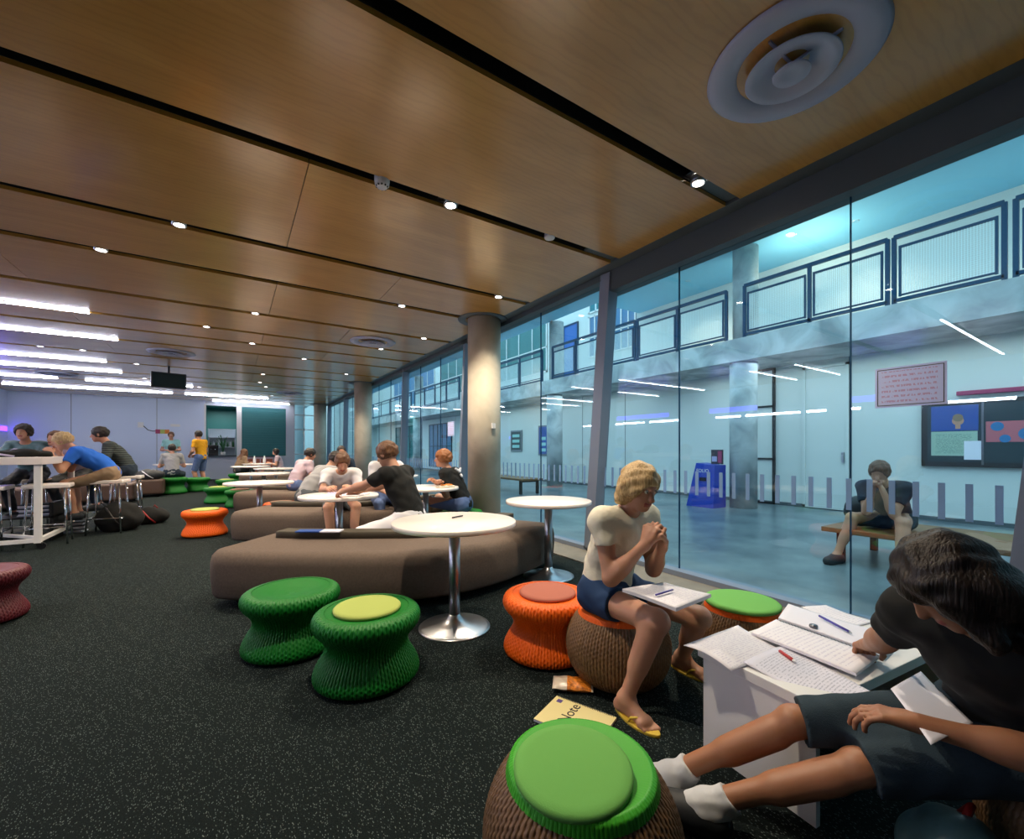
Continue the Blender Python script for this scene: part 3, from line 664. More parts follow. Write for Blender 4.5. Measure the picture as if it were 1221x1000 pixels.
# ------------------------------------------------------------------ facade: posts, frames, panes
PY = [-3.0, .30, 3.69, 7.15, 10.5, 13.85, 17.2, 20.55]
def post_y(y0, z): return y0+(z-1.2)*(-.087)
for n in range(len(PY)-1):
    y0, y1 = PY[n], PY[n+1]; deep = n <= 1
    top = 2.956 if deep else 3.11
    mb = MB()
    # raked post
    w = .075
    def P(y, z, dx, dy): return (XF+dx, post_y(y, z)+dy, z)
    for dx0, dx1, dy0, dy1 in ((0.0, .16, -w/2, w/2),):
        b = [mb.bm.verts.new(P(y1, z, dx, dy)) for z in (.03, CZ) for dx, dy in ((dx0, dy0), (dx1, dy0), (dx1, dy1), (dx0, dy1))]
        for q in ((0, 1, 2, 3), (4, 5, 6, 7), (0, 1, 5, 4), (1, 2, 6, 5), (2, 3, 7, 6), (3, 0, 4, 7)): mb.bm.faces.new([b[i] for i in q])
    if deep:
        for yy, dy in ((y1, -.13), (y0, .13)):
            dx0, dx1, dy0, dy1 = (-.02, .12, min(dy, 0)+0, max(dy, 0))
            b = [mb.bm.verts.new(P(yy, z, dx, dy_)) for z in (.05, CZ-.02) for dx, dy_ in ((dx0, dy0), (dx1, dy0), (dx1, dy1), (dx0, dy1))]
            for q in ((0, 1, 2, 3), (4, 5, 6, 7), (0, 1, 5, 4), (1, 2, 6, 5), (2, 3, 7, 6), (3, 0, 4, 7)): mb.bm.faces.new([b[i] for i in q])
    hd = MB().box(XF, XF+.2, post_y(y0, top), post_y(y1, top), top, CZ)
    mb.box(XF, XF+.16, y0, y1+.1, .012, .06)
    o = struct(mb.obj('window_%d' % (n+1), 'post_grey')); hd.obj('header', 'header_grey', o)
    js = {1: [y0, 1.23, 2.6, y1], 0: [y0, -1.8, -.6, y1]}.get(n, [y0, y0+1.13, y0+2.26, y1])
    for a, b in zip(js, js[1:]):
        g = MB(); bt, tp = .06, top; x0, x1 = 3.6, 3.612
        aa0, aa1 = (post_y(a, bt), post_y(a, tp)) if a == y0 else (a+.003, a+.003)
        bb0, bb1 = (post_y(b, bt), post_y(b, tp)) if b == y1 else (b-.003, b-.003)
        vv = [g.bm.verts.new(p) for p in ((x0, aa0, bt), (x0, bb0, bt), (x0, bb1, tp), (x0, aa1, tp), (x1, aa0, bt), (x1, bb0, bt), (x1, bb1, tp), (x1, aa1, tp))]
        for q in ((0, 1, 2, 3), (4, 5, 6, 7), (0, 1, 5, 4), (1, 2, 6, 5), (2, 3, 7, 6), (3, 0, 4, 7)): g.bm.faces.new([vv[i] for i in q])
        g.obj('glass_pane', 'facade_glass', o)
    mb = MB()
    for a in js[1:-1]: mb.box(3.597, 3.615, a-.003, a+.003, .06, top)
    mb.obj('glass_joint', 'rail_blue', o)
    mb = MB()
    yy = y0+.12
    while yy < y1-.08: mb.box(3.5965, 3.5995, yy-.016, yy+.016, .78, 1.0); yy += .117
    mb.obj('frosted_marks', 'frosted', o)
# end glazing
mb = MB()
for x in (2.28, 2.68, 3.1, 3.5): mb.box(x-.02, x+.02, YB+.02, YB+.08, 0, CZ)
for z in (.03, 1.0, 2.1, 2.75): mb.box(2.28, 3.6, YB+.02, YB+.08, z-.02, z+.02)
o = struct(mb.obj('window_9', 'white_paint')); MB().box(2.28, 3.5, YB+.045, YB+.055, 0, CZ).obj('glass_pane', 'facade_glass', o)

# columns
def column(x, y, z0, z1, r, label, m, cap=0):
    prof = [(0, z0), (r, z0), (r, z1-(.35 if cap else 0))]
    if cap: prof += [(r+.02, z1-.35), (r+cap, z1-.2), (r+cap, z1)]
    else: prof += [(r, z1)]
    o = MB().lathe(prof+[(0, z1)], 64, (0, 0, 0)).obj('column', m, None, (x, y, 0)); return tag(o, label, 'column')
column(3.22, 5.75, 0, CZ, .25, 'round concrete column nearest the camera, beside the curved sofa', 'column_concrete')
column(3.25, 13.17, 0, CZ, .25, 'round concrete column, second from the camera along the glass', 'column_concrete')
column(3.2, 20.4, 0, CZ, .25, 'round concrete column, third along the glass, near the back wall', 'column_concrete')
for i, (x, y) in enumerate(((3.2, 5.75), (3.22, 13.17), (3.18, 20.4))):
    o = MB().lathe([(.27, 0), (.38, 0), (.38, -.012), (.27, -.012)], 48).obj('trim_%d' % (5+i), 'trim_grey', None, (x, y, CZ)); struct(o)
box_ = empty('wall_switch', 'small grey switch box on the nearest concrete column', 'switch', (3.22, 5.49, 1.55))
MB().box(-.03, .03, -.035, 0, -.04, .04, .006).obj('casing', 'white_paint', box_)

# ------------------------------------------------------------------ ceiling fittings
DL = [(2.9, 1.93), (.4, 1.93), (1.48, 3.2), (-.4, 4.78), (2.89, 4.78), (.27, 7.28), (-.36, 8.5), (.3, 9.37), (-2.51, 11.83), (-1.87, 13.05), (-2.07, 15.6), (1.95, 5.8), (2.85, 7.28), (2.44, 8.5),
      (1.3, 10.33), (.66, 13.05), (.66, 14.65), (.87, 15.6), (2.49, 11.83), (-1.1, 5.8), (-3.1, 11.83), (-.9, 16.8), (1.2, 18.0), (-3.3, 4.78)]
dl0 = None
lamp = bpy.data.lights.new('downlight_lamp', 'SPOT'); lamp.energy = 130; lamp.color = (1.0, .84, .64); lamp.spot_size = math.radians(120); lamp.spot_blend = .8; lamp.shadow_soft_size = .04
for i, (x, y) in enumerate(DL):
    if dl0 is None:
        dl0 = empty('downlight', 'small round recessed downlight glowing in a ceiling slot', 'downlight', (x, y, CZ), 0, 'downlights in the ceiling slots')
        MB().lathe([(.042, 0), (.054, 0), (.054, .05), (.042, .05)], 24).obj('rim', 'steel', dl0, (0, 0, -.004))
        MB().lathe([(0, 0), (.042, 0), (.042, .015), (0, .015)], 24).obj('lamp', 'lamp_glow', dl0, (0, 0, .012))
        MB().box(-.09, .09, -.054, .054, .05, .06).obj('mounting_plate', 'steel_dark', dl0)
    else: copy_tree(dl0, (x, y, CZ))
    lo = bpy.data.objects.new('downlight_beam', lamp); COL.objects.link(lo); lo.location = (x, y, CZ-.02)
WH = {0: 'nearest the big round air diffuser', 1: 'at the top edge of the photo', 2: 'beyond the smoke detector', 3: 'in the third slot at left', 4: 'directly above the nearest column'}
VS = [y for y in SLOTS if y > 1]
def slot_no(y): return min(range(len(VS)), key=lambda k: abs(VS[k]-y))
rows = {}
for o in [o for o in bpy.data.objects if o.name.startswith('downlight') and o.type == 'EMPTY']: rows.setdefault(round(o.location.y, 1), []).append(o)
for y, L_ in rows.items():
    L_.sort(key=lambda o: -o.location.x)
    for k, o in enumerate(L_):
        w_ = 'ceiling slot behind the camera' if y < 0 else ORD[slot_no(y)]+' ceiling slot from the camera'
        o['label'] = 'recessed downlight in the '+w_+(', '+['closest to', 'second from', 'third from', 'fourth from'][k]+' the glass' if len(L_) > 1 else '')
# white fluorescent strips set in slots (X range, Y)
STR = [(-5.9, -1.73, 8.5), (-5.9, -1.73, 10.33), (-5.9, -2.38, 13.05), (-5.9, -2.38, 14.65), (-5.9, -4.06, 16.8), (-3.52, -1.06, 16.8), (-5.8, -1.77, 19.06), (-1.44, 1.14, 19.06), (-.69, 2.05, 21.0),
       (-6.1, -1.76, 1.93), (-6.1, -3.64, 4.78), (-6.1, -3.63, 5.8)]
for x0, x1, y in STR:
    o = empty('ceiling_strip_light', 'slim white linear light in the '+ORD[slot_no(y)]+' ceiling slot from the camera'+(', right piece' if (x0, y) in ((-3.52, 16.8), (-1.44, 19.06)) else ''), 'strip light', ((x0+x1)/2, y, CZ-.01), 0, 'linear lights at the left of the ceiling'); h = (x1-x0)/2
    MB().box(-h, h, -.02, .02, 0, .05).obj('housing', 'white_paint', o)
    MB().box(-h+.01, h-.01, -.014, .014, -.012, 0).obj('diffuser', 'strip_glow', o)
# the strip and violet light along the left wall (mirrored in the glass)
WS = [(1.77, 4.0), (4.4, 4.63), (5.16, 5.65), (5.8, 7.37), (7.51, 8.36), (9.77, 11.08), (11.32, 12.91), (13.75, 14.83)]
for a, b in WS:
    o = empty('wall_strip_light', 'white strip light along the left wall, '+ORD[WS.index((a, b))]+' from the camera', 'strip light', (XL, (a+b)/2, 2.27), 0, 'strip lights along the left wall'); h = (b-a)/2
    MB().box(.0, .03, -h, h, -.04, .04).obj('housing', 'white_paint', o)
    MB().box(.03, .045, -h+.01, h-.01, -.03, .03).obj('diffuser', 'strip_glow', o)
for a, b in ((3.2, 4.6), (7.0, 8.6), (10.2, 12.8), (20.3, 21.2)):
    o = empty('violet_light', 'violet glowing strip on the left wall, '+('just before the back corner' if a > 15 else 'upper one %s' % {3.2: 'nearest the camera', 7.0: 'behind the high table', 10.2: 'far along'}[a]), 'strip light', (XL, (a+b)/2, 2.5 if a < 15 else 1.9), 0, 'violet strip lights along the left wall'); h = (b-a)/2
    MB().box(0, .02, -h, h, -.09, .09).obj('housing', 'white_paint', o); MB().box(.02, .035, -h+.01, h-.01, -.08, .08).obj('diffuser', 'violet_glow', o)

# round air diffusers
def diffuser(x, y, R, label):
    o = empty('air_diffuser', label, 'air diffuser', (x, y, CZ))
    MB().lathe([(R*.98, 0), (R, -.006), (R*.96, -.022), (R*.80, -.030), (R*.66, -.012), (R*.60, .015), (R*.60, .03)], 80).obj('outer_cone', 'diffuser_white', o)
    MB().lathe([(R*.12, .012), (R*.30, -.018), (R*.42, -.042), (R*.52, -.050), (R*.535, -.046), (R*.50, -.036), (R*.3, .0), (R*.1, .03)], 64).obj('middle_cone', 'diffuser_white', o)
    MB().lathe([(0, -.05), (R*.10, -.055), (R*.205, -.062), (R*.215, -.056), (R*.16, -.04), (R*.05, -.02), (0, -.02)], 48).obj('centre_cone', 'diffuser_white', o)
    MB().lathe([(0, .026), (R*.6, .026), (R*.6, .03), (0, .03)], 48).obj('duct_throat', 'void_black', o)
    MB().bar((-R*.56, 0, .0), (R*.56, 0, .0), .012, .02).bar((0, -R*.56, .0), (0, R*.56, .0), .012, .02).obj('spoke', 'diffuser_white', o)
diffuser(2.40, 1.07, .395, 'big round pale air diffuser at the top right of the ceiling')
diffuser(2.15, 8.0, .40, 'round air diffuser on the ceiling left of the second column')
diffuser(-1.05, 11.1, .40, 'round air diffuser on the ceiling beyond the left downlights')
diffuser(1.64, 16.8, .40, 'small far round air diffuser near the back wall shutter')
diffuser(-3.84, 15.8, .40, 'far round air diffuser between the linear lights at left')
o = empty('smoke_detector', 'white smoke detector in the second ceiling slot', 'smoke detector', (.92, 3.18, CZ))
MB().lathe([(0, -.05), (.035, -.05), (.05, -.035), (.055, 0), (.055, .03), (0, .03)], 32).obj('housing', 'smoke_white', o)
mb = MB()
for k in range(10): a = 2*PI*k/10; mb.box(.040*math.cos(a)-.005, .040*math.cos(a)+.005, .040*math.sin(a)-.005, .040*math.sin(a)+.005, -.049, -.038)
mb.obj('vents', 'black_plastic', o)
o = empty('ceiling_sensor', 'small flat white disc sensor in the second ceiling slot', 'sensor', (2.48, 3.18, CZ))
MB().lathe([(0, -.012), (.045, -.01), (.05, 0), (.05, .03), (0, .03)], 28).obj('housing', 'smoke_white', o)
o = empty('hanging_monitor', 'black monitor hung from the ceiling beyond the high table', 'monitor', (-1.28, 13.0, CZ), math.radians(12))
MB().box(-.33, .33, -.04, .04, -.52, -.16, .01).obj('housing', 'black_plastic', o); MB().box(-.30, .30, -.045, -.039, -.49, -.19).obj('screen', 'screen_dark', o); MB().cyl((0, 0, 0), (0, 0, -.17), .02).obj('pole', 'black_plastic', o)

# ------------------------------------------------------------------ stools
def weave_fn(nrib, amp):
    def fn(r, z, a, j, k):
        q = math.cos(a*nrib); w = (1 if (j//2 % 2) else -1)
        return r+amp*(1-2*max(0, q)**3)+amp*.55*w*math.cos(a*nrib/2), z
    return fn
def dense(prof, step):
    out = []
    for (r0, z0), (r1, z1) in zip(prof, prof[1:]):
        n = max(1, int(round(math.hypot(r1-r0, z1-z0)/step)))
        for i in range(n): t = i/n; out.append((r0+(r1-r0)*t, z0+(z1-z0)*t))
    return out+[prof[-1]]
def smooth_prof(p, it=2):
    for _ in range(it):
        q = [p[0]]
        for a, b in zip(p, p[1:]): q += [(a[0]*.75+b[0]*.25, a[1]*.75+b[1]*.25), (a[0]*.25+b[0]*.75, a[1]*.25+b[1]*.75)]
        p = q+[p[-1]]
    return p
MUSH = smooth_prof([(.20, 0), (.262, .012), (.268, .05), (.245, .10), (.212, .15), (.203, .19), (.222, .235), (.262, .275), (.274, .31), (.262, .345), (.235, .358), (.21, .36)])
MUSH_ME = {}
def mush_mesh(m):
    if 'b' not in MUSH_ME:
        MUSH_ME['b'] = MB().lathe(dense(MUSH, .0065), 88*7, fn=weave_fn(88, .0034)).mesh('wicker')
        MUSH_ME['t'] = MB().lathe(dense([(.212, .358), (.17, .352), (.1, .338), (.02, .33)], .008)+[(0, .33)], 88*7, fn=weave_fn(88, .0012)).mesh('top')
    out = []
    for k in 'bt':
        key = k+m
        if key not in MUSH_ME: me = MUSH_ME[k].copy(); me.materials.append(M[m]); MUSH_ME[key] = me
        out.append(MUSH_ME[key])
    return out
BALL = smooth_prof([(.15, 0), (.20, .02), (.25, .085), (.268, .165), (.262, .235), (.236, .30), (.20, .345), (.17, .362)])
def cushion_mesh(R, t=.022):
    return MB().lathe([(0, 0), (R-.004, 0), (R, .006), (R, t-.008), (R-.008, t-.001), (R-.03, t), (0, t+.002)], 64).mesh('cushion')
CUSH = {}
def cushion(parent, m, R=.17, z=.358, off=(0, 0), tilt=(0, 0), label=None):
    key = (m, R)
    if key not in CUSH: me = cushion_mesh(R); me.materials.append(M[m]); CUSH[key] = me
    o = link('cushion', CUSH[key], None, parent, (off[0], off[1], z), (tilt[0], tilt[1], 0))
    if label: o['label'] = label
    return o
def mushroom_stool(x, y, m, cm, label, rz=0, cl=None, s=1.0, group=None):
    o = empty('wicker_stool', label, 'stool', (x, y, 0), rz, group); b, t = mush_mesh(m)
    q = link('wicker_body', b, None, o); q2 = link('woven_top', t, None, o); q.scale = q2.scale = (s, s, s)
    if cm: cushion(o, cm, .172*s, .352*s, label=cl)
    return o
POUF_ME = {}
def pouf(x, y, label, top='green_bright', cm='cushion_green', off=(0, 0), cl=None, s=1.0, dz=0, R=.172, wick='brown_wicker', tilt=(0, 0)):
    o = empty('wicker_pouf', label, 'pouf', (x, y, 0), 0)
    if not POUF_ME:
        POUF_ME['b'] = MB().lathe(dense(BALL, .006), 96*7, fn=weave_fn(96, .0032)).mesh('wb')
        POUF_ME['t'] = MB().lathe(dense([(.206, .340), (.198, .364), (.185, .372), (.12, .362), (.02, .354)], .006)+[(0, .352)], 120*6, fn=weave_fn(120, .0009)).mesh('wt')
    if 'b'+wick not in POUF_ME: me = POUF_ME['b'].copy(); me.materials.append(M[wick]); POUF_ME['b'+wick] = me
    if 't'+top not in POUF_ME: me = POUF_ME['t'].copy(); me.materials.append(M[top]); POUF_ME['t'+top] = me
    a = link('wicker_body', POUF_ME['b'+wick], None, o); b = link('woven_top', POUF_ME['t'+top], None, o); b['label'] = top.split('_')[0]+' woven top'
    a.scale = b.scale = (s, s, s)
    if cm: cushion(o, cm, R, .372*s, off, tilt, cl)
    return o
mushroom_stool(.30, 2.93, 'green_wicker', None, 'green wicker hourglass stool without cushion in front of the sofa')
mushroom_stool(.60, 2.34, 'green_wicker', 'cushion_lime', 'green wicker hourglass stool with pale lime cushion, nearest the camera', cl='pale lime round cushion')
mushroom_stool(1.575, 2.04, 'orange_wicker', 'cushion_rose', 'orange wicker hourglass stool with rose brown cushion beside the blonde woman', cl='rose brown round cushion', s=.97)
mushroom_stool(-.33, 7.42, 'orange_wicker', 'cushion_lime', 'orange hourglass stool with lime cushion at the end of the second sofa', cl='pale lime round cushion')
mushroom_stool(-.28, 11.75, 'green_wicker', 'cushion_lime', 'green hourglass stool with lime cushion left of the far tables')
mushroom_stool(.12, 10.75, 'green_wicker', 'cushion_brown', 'green hourglass stool with brown cushion before the far sofas', cl='brown round cushion')
mushroom_stool(-1.40, 14.9, 'green_wicker', None, 'green hourglass stool with a person in grey seated on it', s=1.25)
mushroom_stool(-.86, 15.4, 'green_wicker', None, 'dark green hourglass stool in front of the standing person in yellow', s=1.1)
mushroom_stool(-.15, 14.6, 'green_wicker', 'cushion_lime', 'small far green stool with lime cushion behind another green stool')
mushroom_stool(1.22, 8.02, 'orange_wicker', 'cushion_green', 'orange hourglass stool with green cushion behind the student in grey', s=1.0, cl='green round cushion')
mushroom_stool(.66, 7.97, 'orange_wicker', 'cushion_brown', 'orange hourglass stool with brown cushion behind the second sofa', s=.95, cl='brown round cushion')
mushroom_stool(-1.52, 4.55, 'maroon_wicker', None, 'dark maroon stool cut off by the left edge of the photo')
pouf(.785, .87, 'brown wicker ball pouf with green cushion at the bottom of the photo', off=(-.045, -.018), cl='round mid green cushion', R=.153, s=.98, tilt=(math.radians(3), math.radians(-3)))
pouf(1.70, 1.60, 'brown wicker ball pouf the blonde woman sits on', 'orange_wicker', 'cushion_green', s=1.0, R=.178)
pouf(2.36, 1.30, 'brown wicker pouf with light green cushion between window and white table', 'orange_wicker', 'cushion_green', R=.19, off=(-.01, 0), s=.95, cl='round light green cushion')
pouf(1.93, .10, 'brown wicker ball pouf under the dark-haired woman', 'green_bright', 'cushion_green', s=.9)

# ------------------------------------------------------------------ pedestal tables
def ped_table(x, y, R, label, z=.72, rb=None):
    o = empty('round_table', label, 'table', (x, y, 0), 0, None); rb = rb or .24
    MB().lathe([(0, z-.032), (R-.004, z-.032), (R, z-.028), (R, z-.003), (R-.003, z), (0, z)], 96).obj('table_top', 'table_white', o)
    MB().cyl((0, 0, .02), (0, 0, z-.03), .037, n=40).obj('pole', 'steel', o)
    MB().lathe([(0, 0), (rb, 0), (rb, .006), (rb*.9, .012), (rb*.5, .024), (.07, .05), (.042, .075), (.038, .09), (0, .09)], 80).obj('base', 'steel', o)
    return o
ped_table(1.26, 2.66, .415, 'round white pedestal table nearest the camera, in front of the sofa')
ped_table(2.52, 3.25, .405, 'round white pedestal table between the near sofa and the window')
ped_table(.95, 4.85, .40, 'round white pedestal table with papers behind the near sofa')
ped_table(.33, 7.42, .46, 'round white table left of the grey-shirted student, behind the second sofa')
ped_table(.53, 10.25, .49, 'round white table behind the second-row table, before the green stools')
ped_table(.93, 12.75, .5, 'far round white table overlapping the back rows')
ped_table(.44, 14.75, .5, 'far round white table in front of the long-haired person')
ped_table(.74, 17.45, .5, 'farthest round white table with two white bottles')
ped_table(2.08, 5.25, .42, 'round white table in front of the ginger-haired man in black')
ped_table(2.55, 7.95, .42, 'round white table behind the ginger-haired man, near the glass')
ped_table(-1.6, 18.3, .62, 'wide round white table between standing and seated people at the back')
pen = MB().cyl((-.05, -.02, .007), (.05, .022, .007), .005, n=10).obj('pen', 'ink_dark', None, (1.33, 2.76, .72)); tag(pen, 'dark pen lying on the nearest round table', 'pen')

# ------------------------------------------------------------------ curved sofas
NEAR = [(-.22, 4.02), (.05, 3.78), (.40, 3.53), (.80, 3.28), (1.15, 3.09), (1.50, 3.04), (1.90, 3.10), (2.30, 3.25), (2.65, 3.42), (2.90, 3.56)]
def crspline(pts, n=6):
    out = []; P = [Vector(p) for p in pts]; P = [P[0]*2-P[1]]+P+[P[-1]*2-P[-2]]
    for i in range(1, len(P)-2):
        for k in range(n):
            t = k/n; a, b, c, d = P[i-1:i+3]
            out.append(.5*((2*b)+(c-a)*t+(2*a-5*b+4*c-d)*t*t+(3*b-a-3*c+d)*t**3))
    return out+[P[-2]]
def sofa(dx, dy, label, fab='sofa_fabric', near=NEAR, width=1.06, s0=.09):
    c = crspline(near); org = Vector((c[len(c)//2].x+dx, c[len(c)//2].y+dy))
    def nrm(i): t = (c[min(i+1, len(c)-1)]-c[max(i-1, 0)]).normalized(); return Vector((-t.y, t.x))
    def off(w): return [c[i]+nrm(i)*w for i in range(len(c))]
    far = off(width); rr = .16
    out = list(c[2:-2])
    def corner(p, q, tin):  # rounded end between near tip p and far tip q
        return []
    # end caps with rounded corners
    def cap(a, b, d):      # a -> b across the end, d outward
        u = (b-a).normalized(); L = (b-a).length; r = .2; pts = []
        for k in range(8): t = k/7*PI/2; pts.append(a+u*(r-r*math.cos(t))+d*(-r+r*math.sin(t)))
        for k in range(8): t = k/7*PI/2; pts.append(b-u*(r-r*math.sin(t))+d*(-r+r*math.cos(t)))
        return pts
    dR = (c[-1]-c[-2]).normalized(); dL = (c[0]-c[1]).normalized()
    e1 = cap(c[-1], far[-1], dR); e0 = cap(far[0], c[0], dL)
    ol = [p for p in c if (p-c[0]).length > .21 and (p-c[-1]).length > .21]+e1+[p for p in far[::-1] if (p-far[0]).length > .21 and (p-far[-1]).length > .21]+e0
    base = Vector((dx, dy))-org
    o = empty('curved_sofa', label, 'sofa', (org.x, org.y, 0))
    L = [(p.x+base.x, p.y+base.y) for p in ol]
    MB().prism(L, [(.06, .07), (.015, .075), (0, .10), (-.012, .22), (-.012, .33), (0, .385), (.03, .418), (.08, .43)]).obj('seat', fab, o)
    sp = [p for p in off(.60)]; i0 = int(len(sp)*s0); A = off(.54)[i0:]; B_ = off(.70)[i0:]
    pl_ = [(p.x+base.x, p.y+base.y) for p in A]+[(p.x+base.x, p.y+base.y) for p in B_[::-1]]
    MB().prism(pl_, [(0, .425), (0, .485), (.004, .49)]).obj('centre_ledge', 'sofa_spine', o)
    ce = off(.2); ce2 = off(width-.2)
    for arr in (ce, ce2):
        for k in (3, len(c)//2, len(c)-4): p = arr[k]+base; MB().cyl((p.x, p.y, 0), (p.x, p.y, .09), .03).obj('foot', 'black_plastic', o)
    return o
sofa(0, 0, 'long curved grey-brown sofa nearest the camera, behind the green stools')
sofa(.12, 2.4, 'curved grey-brown sofa in the second row beside the orange stool')
sofa(.15, 5.3, 'curved grey-brown sofa in the third row behind a white table')
sofa(.2, 8.05, 'far curved grey-brown sofa in the fourth row', s0=.1)
sofa(.3, 12.0, 'farthest curved sofa below the shutter', s0=.1)
bk = empty('magazine', 'open blue and white magazine lying on the ledge of the near sofa', 'magazine', (.63, 4.04, .49), math.radians(-32))
MB().box(-.19, .02, -.05, .05, 0, .012, .002).obj('cover', 'photo_blue', bk); MB().box(.02, .19, -.055, .055, 0, .012, .002).obj('page', 'paper_plain', bk)
def block_sofa(x, y, w, d, label, rz=0):
    o = empty('brown_sofa', label, 'sofa', (x, y, 0), rz); MB().box(-w/2, w/2, -d/2, d/2, .06, .44, .05, seg=4).obj('seat', 'sofa_brown', o)
    for sx in (-1, 1):
        for sy in (-1, 1): MB().cyl((sx*(w/2-.1), sy*(d/2-.1), 0), (sx*(w/2-.1), sy*(d/2-.1), .08), .02).obj('foot', 'black_plastic', o)
    return o
block_sofa(-2.35, 13.2, .95, .8, 'dark brown block seat behind the backpacks, left of two'); block_sofa(-1.82, 14.5, .62, .8, 'dark brown block seat with a bag lying on it, right of two')
block_sofa(-3.6, 12.6, 1.3, .8, 'dark brown block seat behind the high stools')

# ================================================================== THE COURTYARD
struct(MB().box(XF, 14, -8, 36, -.2, 0).box(-3, XF, YB+.15, 36, -.2, 0).obj('floor_courtyard', 'courtyard_concrete'))
mb = MB(); wo = struct(MB().box(10, 10.2, -8, 36, 0, 3.0).obj('wall_opposite', 'court_wall'))
mb = MB()
for y in (-3, -1, 3.43, 4.23, 7.2, 9.1, 11, 17, 19, 21): mb.box(9.992, 10.002, y-.006, y+.006, 0, 3)
mb.obj('panel_joint', 'trim_grey', wo)
struct(MB().box(9.97, 10, -8, 36, 0, .07).obj('baseboard_opposite', 'trim_grey'))
struct(MB().box(8.60, 12, -8, 36, 3.0, 3.46).obj('balcony_slab', 'slab_concrete'))
struct(MB().box(10.5, 10.7, -8, 9.0, 3.46, 5.4).box(10.5, 10.7, 9.0, 36, 3.46, 9).obj('wall_upper', 'court_wall'))
struct(MB().box(7.4, 10.5, -8, 9.0, 5.4, 5.6).box(7.4, 8.75, 9.0, 36, 5.4, 5.6).obj('ceiling_upper', 'upper_paint'))
struct(MB().box(-3, 14, 36, 36.2, 0, 9).obj('wall_far', 'court_wall'))
struct(MB().box(-3, 14, -8.2, -8, 0, 7).obj('wall_courtyard_near', 'court_wall'))
for i, y in enumerate((-1.35, 4.89, 11.15, 17.4, 23.7)):
    w = ['out of frame to the right', 'behind the seated man to the left', 'beyond the leaning post', 'far down the courtyard', 'farthest down the courtyard'][i]
    column(8.9, y, 0, 3.0, .26, 'round white courtyard column under the balcony, '+w, 'slab_concrete')
    column(8.98, y, 3.46, 5.4, .24, 'round white upper column behind the balcony railing, '+w, 'slab_concrete')
column(3.12, 27, 0, 3.9, .30, 'white column with a wide capital outside the end glazing', 'white_paint', .22)
column(2.1, 31, 0, 3.9, .30, 'farther white column outside the end glazing', 'white_paint', .22)
# railings
def railing(y0, y1, posts, label):
    o = empty('balcony_railing', label, 'railing', (8.62, (y0+y1)/2, 3.46), 0, None); c = (y0+y1)/2
    mb = MB().bar((0, y0-c, 1.03), (0, y1-c, 1.03), .06).obj('handrail', 'rail_blue', o)
    ps = [y0]+posts+[y1]
    for y in ps: MB().bar((0, y-c, 0), (0, y-c, 1.03), .055, .05).obj('post', 'rail_blue', o)
    MB().bar((0, y0-c, .05), (0, y1-c, .05), .05).obj('bottom_rail', 'rail_blue', o)
    for a, b in zip(ps, ps[1:]):
        a += .07-c; b -= .07+c
        MB().bar((0, a, .86), (0, b, .86), .035).bar((0, a, .12), (0, b, .12), .025).bar((0, a, .1), (0, a, .88), .03).bar((0, b, .1), (0, b, .88), .03).obj('panel_frame', 'rail_blue', o)
        g = MB(); n = int((b-a)/.03)
        for k in range(1, n): y = a+(b-a)*k/n; g.box(-.003, .003, y-.0035, y+.0035, .12, .86)
        for k in range(1, 25): g.box(-.002, .004, a, b, .12+.74*k/25-.002, .12+.74*k/25+.002)
        g.obj('mesh_infill', 'mesh_pale', o)  # infill wires in a plain pale colour, no emission
railing(-3.6, 1.14, [-1.2], 'blue balcony railing at the right edge of the photo')
railing(1.24, 2.38, [], 'blue framed balcony railing panel above the seated man')
railing(2.46, 4.71, [3.55], 'blue balcony railing right of the upper white column')
railing(5.09, 7.44, [6.27], 'blue balcony railing just right of the leaning post')
railing(7.52, 10.9, [8.68, 9.8], 'blue balcony railing behind the leaning post')
railing(11.45, 17.1, [12.8, 14.2, 15.6], 'blue balcony railing beside the nearest concrete column')
railing(17.7, 23.4, [19.1, 20.5, 21.9], 'blue balcony railing far down the courtyard')
railing(24, 34, [26, 28, 30, 32], 'farthest blue balcony railing')
# upper level openings
def opening(nm, i, x, y0, y1, z0, z1, fm, pm, mull=0, horiz=()):
    mb = MB(); w = .05
    mb.box(x-.05, x, y0, y0+w, z0, z1).box(x-.05, x, y1-w, y1, z0, z1).box(x-.05, x, y0, y1, z1-w, z1).box(x-.05, x, y0, y1, z0, z0+w)
    for k in range(1, mull+1): yy = y0+(y1-y0)*k/(mull+1); mb.box(x-.05, x, yy-.02, yy+.02, z0, z1)
    for z in horiz: mb.box(x-.05, x, y0, y1, z-.02, z+.02)
    o = struct(mb.obj('%s_%d' % (nm, i), fm)); MB().box(x-.02, x-.005, y0, y1, z0, z1).obj('panel', pm, o); return o
opening('door', 1, 10.5, 11.76, 12.6, 3.46, 5.85, 'rail_blue', 'door_blue')
opening('window', 20, 10.5, 9.1, 11.2, 5.95, 7.6, 'white_paint', 'louvre', 5)
opening('window', 21, 10.5, 9.1, 11.2, 4.4, 5.85, 'white_paint', 'window_blue', 6, (5.1,))
opening('window', 22, 10.5, 13.6, 17.6, 4.3, 6.6, 'white_paint', 'teal_shutter', 3, (5.3,))
opening('window', 23, 10.5, 18.6, 24, 4.3, 6.6, 'white_paint', 'teal_shutter', 4, (5.3,))
opening('window', 24, 10.5, 25, 33, 4.3, 6.6, 'white_paint', 'window_blue', 6, (5.3,))
opening('door', 2, 10.0, 4.78, 5.6, 0, 3.0, 'gasket', 'court_wall', 0, (1.0, 2.16))
d3 = opening('door', 3, 10.0, 3.43, 4.23, .02, 2.9, 'court_wall', 'court_wall')
MB().box(9.93, 9.96, 3.5, 3.54, .95, 1.15).obj('handle', 'steel', d3)
opening('window', 25, 10.0, 17.6, 20.2, .2, 2.7, 'gasket', 'teal_shutter', 3)
